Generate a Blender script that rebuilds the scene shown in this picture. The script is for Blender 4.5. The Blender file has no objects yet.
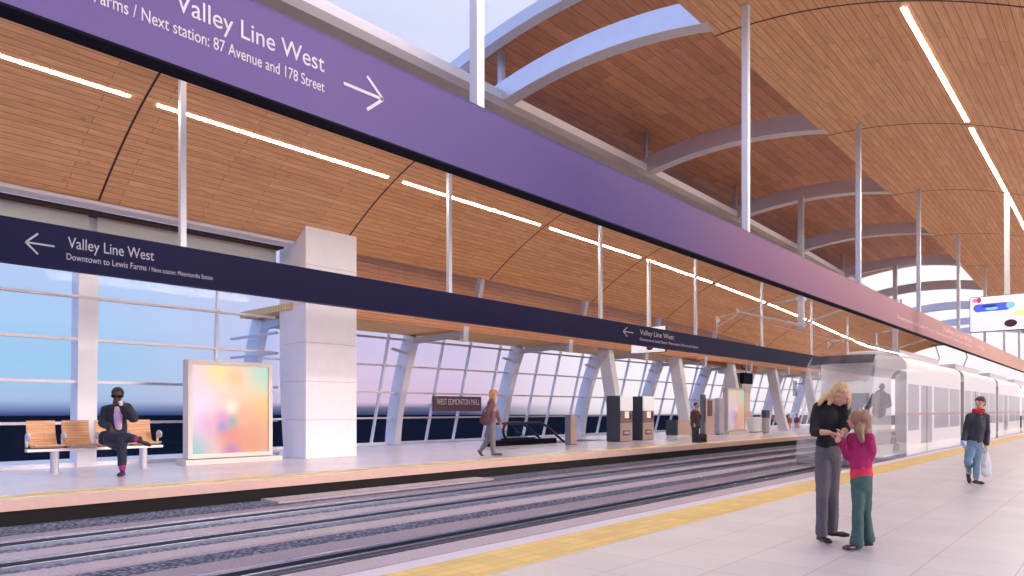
import bpy, bmesh, math, random
from mathutils import Vector, Matrix, noise
random.seed(7)
scene = bpy.context.scene
COL = scene.collection
PI = math.pi
# ---------------------------------------------------------------- camera
F = 695.0; HOR = 410.0; EYE = 1.45
TH = math.atan(618.0/F)
CS, SN = math.cos(TH), math.sin(TH)
cam = bpy.data.cameras.new('camera'); camo = bpy.data.objects.new('camera', cam); COL.objects.link(camo)
camo.location = (0, 0, EYE); camo.rotation_euler = (PI/2, 0, TH)
cam.sensor_width = 36; cam.lens = 36*F/1024; cam.shift_y = (HOR-288)/1024
cam.clip_start = 0.05; cam.clip_end = 5000
scene.camera = camo
vs = scene.view_settings
vs.view_transform = 'Standard'; vs.look = 'None'; vs.gamma = 1; vs.use_curve_mapping = False; vs.exposure = 0.0
scene.cycles.max_bounces = 8; scene.cycles.diffuse_bounces = 5; scene.cycles.transparent_max_bounces = 24
scene.cycles.sample_clamp_indirect = 4.0
try:
    scene.cycles.use_denoising = True
except Exception: pass

def at(px, py, d):
    """point seen at a place of the photograph at forward distance d"""
    r = (px-512)/F*d; u = (HOR-py)/F*d
    return Vector((-SN*d + CS*r, CS*d + SN*r, EYE+u))

# ---------------------------------------------------------------- materials
def lin(c):
    return tuple((x/255/12.92 if x/255 <= .04045 else ((x/255+.055)/1.055)**2.4) for x in c)
MATS = {}
def mat(name, col, rough=.6, metal=0.0, spec=.5, emis=None, estr=0, bump=0, bscale=60, var=0, coat=0):
    if name in MATS: return MATS[name]
    m = bpy.data.materials.new(name); m.use_nodes = True; MATS[name] = m
    nt = m.node_tree; b = nt.nodes['Principled BSDF']
    b.inputs['Base Color'].default_value = (*col, 1); b.inputs['Roughness'].default_value = rough
    b.inputs['Metallic'].default_value = metal; b.inputs['Specular IOR Level'].default_value = spec
    if coat: b.inputs['Coat Weight'].default_value = coat; b.inputs['Coat Roughness'].default_value = .15
    if emis: b.inputs['Emission Color'].default_value = (*emis, 1); b.inputs['Emission Strength'].default_value = estr
    tc = nt.nodes.new('ShaderNodeTexCoord')
    n = nt.nodes.new('ShaderNodeTexNoise'); n.inputs['Scale'].default_value = bscale; n.inputs['Detail'].default_value = 4
    nt.links.new(tc.outputs['Object'], n.inputs['Vector'])
    if var:
        mx = nt.nodes.new('ShaderNodeMix'); mx.data_type = 'RGBA'
        mx.inputs['A'].default_value = (*[c*(1-var) for c in col], 1)
        mx.inputs['B'].default_value = (*[min(1, c*(1+var)) for c in col], 1)
        nt.links.new(n.outputs['Fac'], mx.inputs['Factor']); nt.links.new(mx.outputs['Result'], b.inputs['Base Color'])
    if bump:
        bp = nt.nodes.new('ShaderNodeBump'); bp.inputs['Strength'].default_value = bump; bp.inputs['Distance'].default_value = .01
        nt.links.new(n.outputs['Fac'], bp.inputs['Height']); nt.links.new(bp.outputs['Normal'], b.inputs['Normal'])
    return m

def wood_mat(name, c1, c2, dark, width=.17, length=3.2):
    m = bpy.data.materials.new(name); m.use_nodes = True; MATS[name] = m
    nt = m.node_tree; b = nt.nodes['Principled BSDF']; b.inputs['Roughness'].default_value = .5
    L = nt.links.new
    uv = nt.nodes.new('ShaderNodeUVMap'); uv.uv_map = 'UVMap'
    br = nt.nodes.new('ShaderNodeTexBrick'); br.offset = .37; br.offset_frequency = 2
    br.inputs['Scale'].default_value = 1; br.inputs['Mortar Size'].default_value = .006
    br.inputs['Mortar Smooth'].default_value = .3; br.inputs['Bias'].default_value = 0
    br.inputs['Brick Width'].default_value = length; br.inputs['Row Height'].default_value = width
    br.inputs['Color1'].default_value = (*c1, 1); br.inputs['Color2'].default_value = (*c2, 1); br.inputs['Mortar'].default_value = (*dark, 1)
    L(uv.outputs['UV'], br.inputs['Vector'])
    mp = nt.nodes.new('ShaderNodeMapping'); mp.inputs['Scale'].default_value = (.8, 14, 1); L(uv.outputs['UV'], mp.inputs['Vector'])
    no = nt.nodes.new('ShaderNodeTexNoise'); no.inputs['Scale'].default_value = 1.6; no.inputs['Detail'].default_value = 6; no.inputs['Roughness'].default_value = .65
    L(mp.outputs['Vector'], no.inputs['Vector'])
    rp = nt.nodes.new('ShaderNodeValToRGB'); rp.color_ramp.elements[0].position = .3; rp.color_ramp.elements[0].color = (.6, .55, .5, 1)
    rp.color_ramp.elements[1].position = .65; rp.color_ramp.elements[1].color = (1.1, 1.1, 1.1, 1)
    L(no.outputs['Fac'], rp.inputs['Fac'])
    mu = nt.nodes.new('ShaderNodeMix'); mu.data_type = 'RGBA'; mu.blend_type = 'MULTIPLY'; mu.inputs['Factor'].default_value = .75
    L(br.outputs['Color'], mu.inputs['A']); L(rp.outputs['Color'], mu.inputs['B'])
    vo = nt.nodes.new('ShaderNodeTexVoronoi'); mp2 = nt.nodes.new('ShaderNodeMapping'); mp2.inputs['Scale'].default_value = (1.3, 3.2, 1)
    L(uv.outputs['UV'], mp2.inputs['Vector']); L(mp2.outputs['Vector'], vo.inputs['Vector']); vo.inputs['Scale'].default_value = 1
    r2 = nt.nodes.new('ShaderNodeValToRGB'); r2.color_ramp.elements[0].position = .03; r2.color_ramp.elements[0].color = (.45, .35, .3, 1)
    r2.color_ramp.elements[1].position = .10; r2.color_ramp.elements[1].color = (1, 1, 1, 1)
    L(vo.outputs['Distance'], r2.inputs['Fac'])
    m2 = nt.nodes.new('ShaderNodeMix'); m2.data_type = 'RGBA'; m2.blend_type = 'MULTIPLY'; m2.inputs['Factor'].default_value = .6
    L(mu.outputs['Result'], m2.inputs['A']); L(r2.outputs['Color'], m2.inputs['B'])
    L(m2.outputs['Result'], b.inputs['Base Color'])
    return m

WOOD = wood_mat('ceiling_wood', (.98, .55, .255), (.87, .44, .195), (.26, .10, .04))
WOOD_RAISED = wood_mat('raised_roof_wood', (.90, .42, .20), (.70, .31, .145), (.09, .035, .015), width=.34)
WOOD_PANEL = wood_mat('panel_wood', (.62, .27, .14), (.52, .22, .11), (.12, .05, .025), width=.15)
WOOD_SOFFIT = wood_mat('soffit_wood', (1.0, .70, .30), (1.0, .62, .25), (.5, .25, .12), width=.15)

def grid_mat(name, col, line, sx, sy, ox, oy, mort=.006, rough=.45, var=.04, coat=0, bump=.0):
    m = bpy.data.materials.new(name); m.use_nodes = True; MATS[name] = m
    nt = m.node_tree; b = nt.nodes['Principled BSDF']; b.inputs['Roughness'].default_value = rough
    L = nt.links.new
    tc = nt.nodes.new('ShaderNodeTexCoord'); mp = nt.nodes.new('ShaderNodeMapping'); mp.inputs['Location'].default_value = (-ox, -oy, 0)
    L(tc.outputs['Object'], mp.inputs['Vector'])
    br = nt.nodes.new('ShaderNodeTexBrick'); br.offset = 0; br.squash = 1
    br.inputs['Scale'].default_value = 1; br.inputs['Brick Width'].default_value = sx; br.inputs['Row Height'].default_value = sy
    br.inputs['Mortar Size'].default_value = mort; br.inputs['Mortar Smooth'].default_value = .2
    br.inputs['Color1'].default_value = (*[min(1, c*(1+var)) for c in col], 1); br.inputs['Color2'].default_value = (*[c*(1-var) for c in col], 1)
    br.inputs['Mortar'].default_value = (*line, 1)
    L(mp.outputs['Vector'], br.inputs['Vector'])
    no = nt.nodes.new('ShaderNodeTexNoise'); no.inputs['Scale'].default_value = 1.1; no.inputs['Detail'].default_value = 5
    L(tc.outputs['Object'], no.inputs['Vector'])
    rp = nt.nodes.new('ShaderNodeValToRGB'); rp.color_ramp.elements[0].position = .3; rp.color_ramp.elements[0].color = (.88, .86, .88, 1); rp.color_ramp.elements[1].position = .7
    L(no.outputs['Fac'], rp.inputs['Fac'])
    mu = nt.nodes.new('ShaderNodeMix'); mu.data_type = 'RGBA'; mu.blend_type = 'MULTIPLY'; mu.inputs['Factor'].default_value = .7
    L(br.outputs['Color'], mu.inputs['A']); L(rp.outputs['Color'], mu.inputs['B']); L(mu.outputs['Result'], b.inputs['Base Color'])
    return m
TILE = grid_mat('platform_tiles', (.61, .575, .59), (.42, .32, .35), .69, .69, -4.2, 6.58, mort=.005, rough=.38)
PLAT = grid_mat('far_platform_floor', (.70, .65, .72), (.55, .5, .6), 1.38, 1.38, -13.47, 0, mort=.004, rough=.25)
YEL = grid_mat('tactile_yellow', (.72, .52, .19), (.64, .45, .16), .15, .335, -4.89, 0, mort=.012, rough=.6, var=.08)
STEEL = mat('light_steel', (.66, .66, .72), .38, .25, var=.06, bscale=3)
STEEL_W = mat('white_painted_steel', (.88, .87, .90), .4, .0, var=.05, bscale=2)
STEEL_D = mat('brushed_post_steel', (.58, .56, .62), .33, .55, var=.15, bscale=9)
NAVY = mat('navy_panel', (.010, .011, .060), .5, .0, spec=.12)
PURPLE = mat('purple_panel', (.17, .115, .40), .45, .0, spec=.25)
def reflection_gradient(m, stops, K):
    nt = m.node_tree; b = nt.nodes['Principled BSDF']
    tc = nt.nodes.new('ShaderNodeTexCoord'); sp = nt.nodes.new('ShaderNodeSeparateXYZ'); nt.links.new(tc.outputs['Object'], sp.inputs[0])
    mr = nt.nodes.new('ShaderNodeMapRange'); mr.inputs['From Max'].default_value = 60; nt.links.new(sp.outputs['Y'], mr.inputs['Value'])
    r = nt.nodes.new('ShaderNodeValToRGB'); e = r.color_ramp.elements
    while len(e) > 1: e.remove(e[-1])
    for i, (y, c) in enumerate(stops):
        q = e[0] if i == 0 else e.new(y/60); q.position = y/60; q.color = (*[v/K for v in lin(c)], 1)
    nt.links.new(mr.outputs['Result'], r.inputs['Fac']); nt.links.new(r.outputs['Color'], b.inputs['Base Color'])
# violet sign; its reflected sheen towards rose is painted into the colour
reflection_gradient(PURPLE, [(0, (116, 99, 170)), (3.5, (116, 99, 170)), (5.5, (98, 84, 158)), (7.2, (78, 62, 138)), (9.5, (88, 65, 135)), (12.5, (125, 82, 132)), (18, (160, 108, 138)), (28, (190, 138, 145)), (45, (225, 180, 168))], 1.5)
BLK = mat('black_underside', (.004, .004, .014), .7, spec=.1)
LETTER = mat('letter_white', (.60, .58, .66), .6)
LETTER_B = mat('letter_bright', (.95, .92, .95), .6)
LETTER_D = mat('letter_dim', (.66, .48, .52), .6)
CONC = mat('pillar_cladding', (.92, .88, .92), .5, var=.05, bscale=4)
JOINT = mat('joint_shadow_gap', (.35, .32, .36), .8)
TAN = mat('platform_edge_tan', (.72, .48, .40), .7, var=.08, bscale=5)
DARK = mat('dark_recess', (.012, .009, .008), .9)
BLIND = mat('cream_blind', (.82, .80, .72), .8)
_b = BLIND.node_tree; _t = _b.nodes.new('ShaderNodeBsdfTransparent'); _t.inputs['Color'].default_value = (.95, .90, .78, 1); _m = _b.nodes.new('ShaderNodeMixShader'); _m.inputs['Fac'].default_value = .30
_b.links.new(_b.nodes['Principled BSDF'].outputs[0], _m.inputs[1]); _b.links.new(_t.outputs[0], _m.inputs[2]); _b.links.new(_m.outputs[0], [q for q in _b.nodes if q.type == 'OUTPUT_MATERIAL'][0].inputs['Surface'])
FASC = mat('beam_white', (.78, .74, .76), .5, var=.03, bscale=2)
FASC2 = mat('beam_taupe', (.36, .31, .30), .6, var=.05, bscale=2)
ROOFSKIN = mat('roof_metal', (.55, .56, .62), .45, .2)
SEAM = mat('seam_dark', (.05, .015, .012), .7)
RAIL = mat('rail_steel', (.42, .45, .56), .25, .8)
RAILD = mat('rail_flange_dark', (.02, .025, .06), .5)
STREAK = mat('reflection_streak', (.46, .39, .45), .75, bump=.6, bscale=25, var=.35)
RUBBER = mat('black_rubber', (.008, .008, .012), .35)
GREYD = mat('dark_grey_panel', (.05, .055, .075), .5)
ARCHM = mat('arch_reflective_steel', (.72, .70, .72), .38, .85, var=.06, bscale=3)
WOODSEAT = wood_mat('bench_veneer', (.84, .50, .27), (.78, .43, .22), (.6, .3, .15), width=.06, length=1.6)
CREAMF = mat('poster_frame', (.80, .72, .66), .5)
BEIGE = mat('beige_frame', (.62, .52, .46), .6)
STONE = mat('speckled_stone', (.62, .47, .38), .6, bump=.2, bscale=40, var=.35)

def ballast_mat():
    m = bpy.data.materials.new('ballast'); m.use_nodes = True
    nt = m.node_tree; b = nt.nodes['Principled BSDF']; b.inputs['Roughness'].default_value = .85
    L = nt.links.new
    tc = nt.nodes.new('ShaderNodeTexCoord')
    vo = nt.nodes.new('ShaderNodeTexVoronoi'); vo.inputs['Scale'].default_value = 15; L(tc.outputs['Object'], vo.inputs['Vector'])
    rp = nt.nodes.new('ShaderNodeValToRGB'); rp.color_ramp.elements[0].position = 0; rp.color_ramp.elements[0].color = (.62, .70, .95, 1)
    rp.color_ramp.elements[1].position = .6; rp.color_ramp.elements[1].color = (.10, .12, .20, 1)
    L(vo.outputs['Distance'], rp.inputs['Fac'])
    mu = nt.nodes.new('ShaderNodeMix'); mu.data_type = 'RGBA'; mu.blend_type = 'MULTIPLY'; mu.inputs['Factor'].default_value = .5
    bw = nt.nodes.new('ShaderNodeRGBToBW'); L(vo.outputs['Color'], bw.inputs[0]); L(rp.outputs['Color'], mu.inputs['A']); L(bw.outputs[0], mu.inputs['B'])
    L(mu.outputs['Result'], b.inputs['Base Color'])
    bp = nt.nodes.new('ShaderNodeBump'); bp.inputs['Strength'].default_value = 1; bp.inputs['Distance'].default_value = .03; bp.invert = True
    L(vo.outputs['Distance'], bp.inputs['Height']); L(bp.outputs['Normal'], b.inputs['Normal'])
    return m
BALLAST = ballast_mat()

def glass_mat(name, tint=(.97, .98, 1), refl=.10):
    m = bpy.data.materials.new(name); m.use_nodes = True; nt = m.node_tree; nt.nodes.clear()
    out = nt.nodes.new('ShaderNodeOutputMaterial'); mx = nt.nodes.new('ShaderNodeMixShader')
    tr = nt.nodes.new('ShaderNodeBsdfTransparent'); tr.inputs['Color'].default_value = (*tint, 1)
    gl = nt.nodes.new('ShaderNodeBsdfGlossy'); gl.inputs['Roughness'].default_value = .03
    lw = nt.nodes.new('ShaderNodeLayerWeight'); lw.inputs['Blend'].default_value = .25
    mt = nt.nodes.new('ShaderNodeMath'); mt.operation = 'MULTIPLY_ADD'; mt.inputs[1].default_value = .14; mt.inputs[2].default_value = refl*.05
    nt.links.new(lw.outputs['Fresnel'], mt.inputs[0]); nt.links.new(mt.outputs[0], mx.inputs['Fac'])
    nt.links.new(tr.outputs[0], mx.inputs[1]); nt.links.new(gl.outputs[0], mx.inputs[2]); nt.links.new(mx.outputs[0], out.inputs['Surface'])
    return m
GLASS = glass_mat('window_glass')
def ghost_mat(name, col, alpha, rough=.3):
    m = bpy.data.materials.new(name); m.use_nodes = True
    b = m.node_tree.nodes['Principled BSDF']; b.inputs['Base Color'].default_value = (*col, 1)
    b.inputs['Alpha'].default_value = alpha; b.inputs['Roughness'].default_value = rough
    return m
def emit_mat(name, col, s):
    m = bpy.data.materials.new(name); m.use_nodes = True
    b = m.node_tree.nodes['Principled BSDF']; b.inputs['Base Color'].default_value = (*col, 1)
    b.inputs['Emission Color'].default_value = (*col, 1); b.inputs['Emission Strength'].default_value = s; return m
LED = emit_mat('led_white', (1, .93, .86), 115)
SCREENW = emit_mat('screen_white', (.90, .88, .94), .45)

# ---------------------------------------------------------------- mesh helpers
class MB:
    def __init__(s): s.v = []; s.f = []; s.m = []; s.uv = []
    def quad(s, pts, mi=0, uvs=None):
        n = len(s.v); s.v += [tuple(p) for p in pts]; s.f.append(tuple(range(n, n+len(pts)))); s.m.append(mi)
        s.uv.append(uvs)
    def hexa(s, c, mi=0, uvf=None):
        n = len(s.v); s.v += [tuple(p) for p in c]
        for f in ((0, 3, 2, 1), (4, 5, 6, 7), (0, 1, 5, 4), (1, 2, 6, 5), (2, 3, 7, 6), (3, 0, 4, 7)):
            s.f.append(tuple(n+i for i in f)); s.m.append(mi); s.uv.append([uvf(c[i]) for i in f] if uvf else None)
    def box(s, x0, x1, y0, y1, z0, z1, mi=0, uvf=None):
        x0, x1 = min(x0, x1), max(x0, x1); y0, y1 = min(y0, y1), max(y0, y1); z0, z1 = min(z0, z1), max(z0, z1)
        s.hexa([(x0, y0, z0), (x1, y0, z0), (x1, y1, z0), (x0, y1, z0), (x0, y0, z1), (x1, y0, z1), (x1, y1, z1), (x0, y1, z1)], mi, uvf)
    def loft(s, rings, mi=0, caps=True, closed=True):
        n = len(s.v); k = len(rings[0])
        for r in rings: s.v += [tuple(p) for p in r]
        for i in range(len(rings)-1):
            for j in range(k if closed else k-1):
                a = n+i*k+j; b = n+i*k+(j+1) % k
                s.f.append((a, b, b+k, a+k)); s.m.append(mi); s.uv.append(None)
        if caps and closed:
            s.f.append(tuple(n+j for j in reversed(range(k)))); s.m.append(mi); s.uv.append(None)
            s.f.append(tuple(n+(len(rings)-1)*k+j for j in range(k))); s.m.append(mi); s.uv.append(None)
    def bar(s, pts, w, d, mi=0, side=(0, 1, 0)):
        """rectangular section swept along pts: w along 'side', d across"""
        side = Vector(side); P = [Vector(p) for p in pts]; rings = []
        for i, p in enumerate(P):
            t = (P[min(i+1, len(P)-1)]-P[max(i-1, 0)]).normalized()
            a = (side-t*side.dot(t)).normalized(); b = t.cross(a)
            rings.append([p+a*w/2+b*d/2, p-a*w/2+b*d/2, p-a*w/2-b*d/2, p+a*w/2-b*d/2])
        s.loft(rings, mi)
    def tube(s, pts, r, n=10, mi=0):
        P = [Vector(p) for p in pts]; rings = []; up = None
        for i, p in enumerate(P):
            t = (P[min(i+1, len(P)-1)]-P[max(i-1, 0)]).normalized()
            if up is None: up = t.orthogonal().normalized()
            up = (up-t*up.dot(t)).normalized(); b = t.cross(up)
            rr = r[i] if isinstance(r, (list, tuple)) else r
            rings.append([p+(up*math.cos(2*PI*k/n)+b*math.sin(2*PI*k/n))*rr for k in range(n)])
        s.loft(rings, mi)
    def ellip(s, c, r, basis=None, seg=14, rin=9, mi=0):
        c = Vector(c); B = basis or (Vector((1, 0, 0)), Vector((0, 1, 0)), Vector((0, 0, 1)))
        rings = []
        for i in range(rin+1):
            ph = -PI/2+PI*i/rin; cp = max(.02, math.cos(ph))
            rings.append([c+B[0]*(r[0]*cp*math.cos(2*PI*k/seg))+B[1]*(r[1]*cp*math.sin(2*PI*k/seg))+B[2]*(r[2]*math.sin(ph)) for k in range(seg)])
        s.loft(rings, mi)
    def build(s, name, mats, parent=None, smooth=False, bevel=0, fix=True):
        me = bpy.data.meshes.new(name); me.from_pydata(s.v, [], s.f); 
        mats = mats if isinstance(mats, (list, tuple)) else [mats]
        for m in mats: me.materials.append(m)
        for i, p in enumerate(me.polygons): p.material_index = s.m[i]; p.use_smooth = smooth
        if any(u is not None for u in s.uv):
            ul = me.uv_layers.new(name='UVMap')
            for i, p in enumerate(me.polygons):
                if s.uv[i]:
                    for j, li in enumerate(p.loop_indices): ul.data[li].uv = s.uv[i][j]
        if fix:
            bm = bmesh.new(); bm.from_mesh(me); bmesh.ops.recalc_face_normals(bm, faces=bm.faces); bm.to_mesh(me); bm.free()
        return link(name, me, parent, bevel)
def link(name, me, parent=None, bevel=0):
    o = bpy.data.objects.new(name, me); COL.objects.link(o)
    if parent is not None:
        o.parent = parent
        base = Vector(parent.location) if parent.parent is None else Vector((0, 0, 0))
        root = parent
        off = Vector((0, 0, 0))
        while root is not None: off += Vector(root.location); root = root.parent
        o.location = -off
    if bevel:
        b = o.modifiers.new('bevel', 'BEVEL'); b.width = bevel; b.segments = 2; b.limit_method = 'ANGLE'
    return o
def tag(o, label, cat, group=None, kind=None):
    if label: o['label'] = label
    if cat: o['category'] = cat
    if group: o['group'] = group
    if kind: o['kind'] = kind
    return o
def thing(name, loc, label, cat, group=None):
    o = bpy.data.objects.new(name, None); COL.objects.link(o); o.location = loc; o.empty_display_size = .2
    return tag(o, label, cat, group)
def structure(o): o['kind'] = 'structure'; return o
def text_mesh(name, body, origin, ex, ey, m, width=None, size=1, parent=None, thick=.004, align='LEFT', squeeze=None):
    cu = bpy.data.curves.new(name, 'FONT'); cu.body = body; cu.size = size; cu.extrude = thick/2; cu.align_x = 'LEFT'
    tmp = bpy.data.objects.new('tmp_text', cu); COL.objects.link(tmp)
    bpy.context.view_layer.update()
    me = bpy.data.meshes.new_from_object(tmp.evaluated_get(bpy.context.evaluated_depsgraph_get()))
    bpy.data.objects.remove(tmp); bpy.data.curves.remove(cu)
    xs = [v.co.x for v in me.vertices]; w = max(xs)-min(xs)
    k = (width/w) if width else 1
    ex = Vector(ex); ey = Vector(ey); ez = ex.cross(ey); o = Vector(origin)
    for v in me.vertices:
        c = v.co.copy(); x = (c.x-min(xs))*k
        if align == 'RIGHT': x -= w*k
        v.co = o+ex*x+ey*c.y+ez*(c.z+thick/2)
    me.materials.clear(); me.materials.append(m); me.name = name
    return link(name, me, parent)

# ---------------------------------------------------------------- the place: dimensions
Z0 = -0.43                     # track bed
XR = -5.19; XL = -13.47        # platform edges
ER, EL = -6.30, -11.84         # eaves of the two roofs
Y0, Y1 = -8.0, 75.0
def BAY(k): return 5.95+6.9*k
OFF = {1: .45, -1: 0.0}
def zroof(t): return 9.05-.053*t*t
def D(y): return min(1.5, .00092*max(0, y-19)**2)      # the roofs sag gently towards the far end
ORD = ['nearest', 'second nearest', 'third nearest', 'fourth nearest', 'fifth nearest', 'sixth nearest', 'seventh nearest', 'eighth nearest', 'ninth nearest', 'tenth nearest', 'eleventh nearest', 'twelfth nearest', 'thirteenth nearest', 'fourteenth nearest']

# floors
mb = MB(); mb.box(-4.22, 3.2, Y0, Y1, -.25, 0); structure(mb.build('floor', TILE))
mb = MB(); mb.box(XR, -4.89, Y0, Y1, -.25, 0); mb.box(XR+.06, 3.2, Y0, Y1, Z0-.2, -.25); mb.box(XR, XR+.035, Y0, Y1, 0, .004, 1)
structure(mb.build('floor', [mat('edge_concrete', (.60, .56, .66), .5, var=.05, bscale=6), JOINT]))
mb = MB(); mb.box(-4.89, -4.22, Y0, Y1, -.25, .006); tag(mb.build('tactile_strip', YEL), 'wide yellow tactile paving strip along the edge of the near platform', 'tactile paving')
# far platform with an opening for the escalator
mb = MB(); Xo = -23.6
for (a, b, c, d) in ((XL, -18.78, Y0, Y1), (-20.42, Xo, Y0, Y1), (-18.78, -20.42, Y0, 22.0), (-18.78, -20.42, 28.2, Y1)):
    mb.box(a-.0, b, c, d, -.18, 0)
structure(mb.build('floor', PLAT))
mb = MB(); mb.box(XL+.012, XL, Y0, Y1, -.18, .002); structure(mb.build('trim_1', TAN))
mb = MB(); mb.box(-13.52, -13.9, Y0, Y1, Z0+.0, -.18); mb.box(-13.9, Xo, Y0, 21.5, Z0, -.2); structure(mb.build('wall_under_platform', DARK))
mb = MB(); mb.box(-14.2, -13.66, Y0, Y1, 0, .006); tag(mb.build('tactile_strip', mat('tactile_pale', (.78, .60, .26), .6, var=.1, bscale=8)), 'narrow pale yellow tactile strip along the edge of the far platform', 'tactile paving')
# track bed
mb = MB(); mb.box(-13.9, XR-.0, Y0, Y1, Z0-.3, Z0); tag(mb.build('ballast', BALLAST), 'grey blue gravel ballast between the two platforms', 'ballast', kind='stuff')
for i, (a, b, l) in enumerate(((-10.85, -10.25, 'between the rails of the far track'), (-9.45, -9.0, 'between the two tracks'), (-8.35, -7.75, 'beside the near track'), (-7.1, -6.5, 'between the rails of the near track'), (-12.3, -11.95, 'next to the far platform'))):
    mb = MB(); mb.box(a, b, Y0, Y1, Z0, Z0+.03); tag(mb.build('reflection_streak', STREAK), 'long pinkish grey streak of blurred reflection built as a strip ' + l, 'reflection strip')  # blurred reflection on the track bed, built as raised pinkish strips
mb = MB(); mb.box(-13.45, -12.75, 7.3, 13.6, Z0, Z0+.045); tag(mb.build('concrete_pad', mat('pale_pad', (.55, .48, .50), .8, bump=.4, bscale=30, var=.25)), 'pale concrete pad at the foot of the far platform', 'concrete pad')
for X, l in ((-11.45, 'outer rail of the far track'), (-9.95, 'inner rail of the far track'), (-7.5, 'outer rail of the near track'), (-6.07, 'inner rail of the near track beside the platform edge')):
    t = thing('rail', (X, 20, Z0), 'steel ' + l, 'rail', 'running rails')
    mb = MB(); mb.box(X-.035, X+.035, Y0, Y1, Z0+.07, Z0+.10); mb.build('rail_head', RAIL, t)
    mb = MB(); mb.box(X-.012, X+.012, Y0, Y1, Z0+.02, Z0+.07); mb.box(X-.06, X+.06, Y0, Y1, Z0+.004, Z0+.02)
    if X > -8: mb.box(X+.24, X+.36, Y0, Y1, Z0+.004, Z0+.03)
    mb.build('rail_foot', RAILD, t)
    mb = MB(); mb.box(X+.16, X+.20, Y0, Y1, Z0+.0, Z0+.05); mb.build('guard_strip', RAIL, t)

# ---------------------------------------------------------------- wooden ceilings
def ceiling_bay(x_eave, sgn, ya, yb, tmax=6.9, n=16):
    mb = MB(); g = .025; arc = 0; prev = None
    a, b = ya+g, yb-g; da_, db_ = D(ya), D(yb)
    for i in range(n+1):
        t = tmax*i/n; x = x_eave+sgn*t; z = zroof(t)
        if prev:
            dl = math.hypot(x-prev[0], z-prev[1]); p, q = prev, (x, z)
            mb.quad([(p[0], a, p[1]-da_), (p[0], b, p[1]-db_), (q[0], b, q[1]-db_), (q[0], a, q[1]-da_)], 0, [(a, arc), (b, arc), (b, arc+dl), (a, arc+dl)])
            mb.quad([(p[0], a, p[1]+.07-da_), (q[0], a, q[1]+.07-da_), (q[0], b, q[1]+.07-db_), (p[0], b, p[1]+.07-db_)], 1)
            mb.quad([(p[0], a, p[1]-da_), (q[0], a, q[1]-da_), (q[0], a, q[1]+.07-da_), (p[0], a, p[1]+.07-da_)], 1)
            mb.quad([(p[0], b, p[1]-db_), (p[0], b, p[1]+.07-db_), (q[0], b, q[1]+.07-db_), (q[0], b, q[1]-db_)], 1)
            arc += dl
        prev = (x, z)
    structure(mb.build('ceiling', [WOOD, SEAM], smooth=False, fix=False))
ks = list(range(-2, 10))
for k in ks:
    ceiling_bay(ER, 1, BAY(k)+OFF[1], BAY(k+1)+OFF[1]); ceiling_bay(EL, -1, BAY(k), BAY(k+1))
for sg, xe, nm in ((1, ER, 'roof_near_platform'), (-1, EL, 'roof_far_platform')):
    mb = MB()
    for k in ks:
        ya, yb = BAY(k), BAY(k+1); rings = []
        for i in range(17):
            t = 7.0*i/16
            rings.append([(xe+sg*t, ya, zroof(t)+.09-D(ya)), (xe+sg*t, yb, zroof(t)+.09-D(yb)), (xe+sg*t, yb, zroof(t)+.42-D(yb)), (xe+sg*t, ya, zroof(t)+.42-D(ya))])
        mb.loft(rings, 0)
    structure(mb.build(nm, [ROOFSKIN]))
# seams: dark shadow strips just above the gap are the roof deck itself; add thin dark trims
for sg, xe in ((1, ER), (-1, EL)):
    for k in range(-1, 10):
        mb = MB(); pts = [(xe+sg*6.9*i/20, BAY(k)+OFF[sg], zroof(6.9*i/20)+.035-D(BAY(k)+OFF[sg])) for i in range(21)]
        mb.bar(pts, .045, .07); structure(mb.build('trim_2', SEAM))
# eave beams
def sagbox(mb, x0, x1, z0, z1, ks_=ks, mi=0, uvf=None, ya0=None):
    for k in ks_:
        a, b = BAY(k), BAY(k+1)
        if ya0 is not None: a = max(a, ya0)
        if b <= a: continue
        da, db = D(a), D(b)
        mb.hexa([(x0, a, z0-da), (x1, a, z0-da), (x1, b, z0-db), (x0, b, z0-db), (x0, a, z1-da), (x1, a, z1-da), (x1, b, z1-db), (x0, b, z1-db)], mi, uvf)
t = thing('eave_beam', (-11.85, 30, 8.95), 'long white and taupe steel beam along the track edge of the far roof', 'beam')
mb = MB(); sagbox(mb, -12.12, -11.6, 9.14, 9.36); mb.build('upper_flange', FASC, t)
mb = MB(); sagbox(mb, -12.12, -11.6, 8.94, 9.14); mb.build('lower_web', FASC2, t)
mb = MB(); sagbox(mb, ER-.02, ER+.4, 9.16, 9.5); tag(mb.build('eave_beam', FASC2), 'long dark beam along the track edge of the near roof', 'beam')
# outer edge trims of the far roof
mb = MB(); mb.box(-18.70, -19.2, BAY(-2), 11.2, 6.42, 6.50); mb.box(-19.0, -19.3, BAY(-2), 11.2, 6.5, 6.7); structure(mb.build('trim_3', mat('pale_soffit_trim', (.72, .68, .70), .6)))
mb = MB(); mb.box(-19.25, -19.95, BAY(-2), 11.2, 6.36, 6.42); structure(mb.build('trim_4', SEAM))

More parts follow.
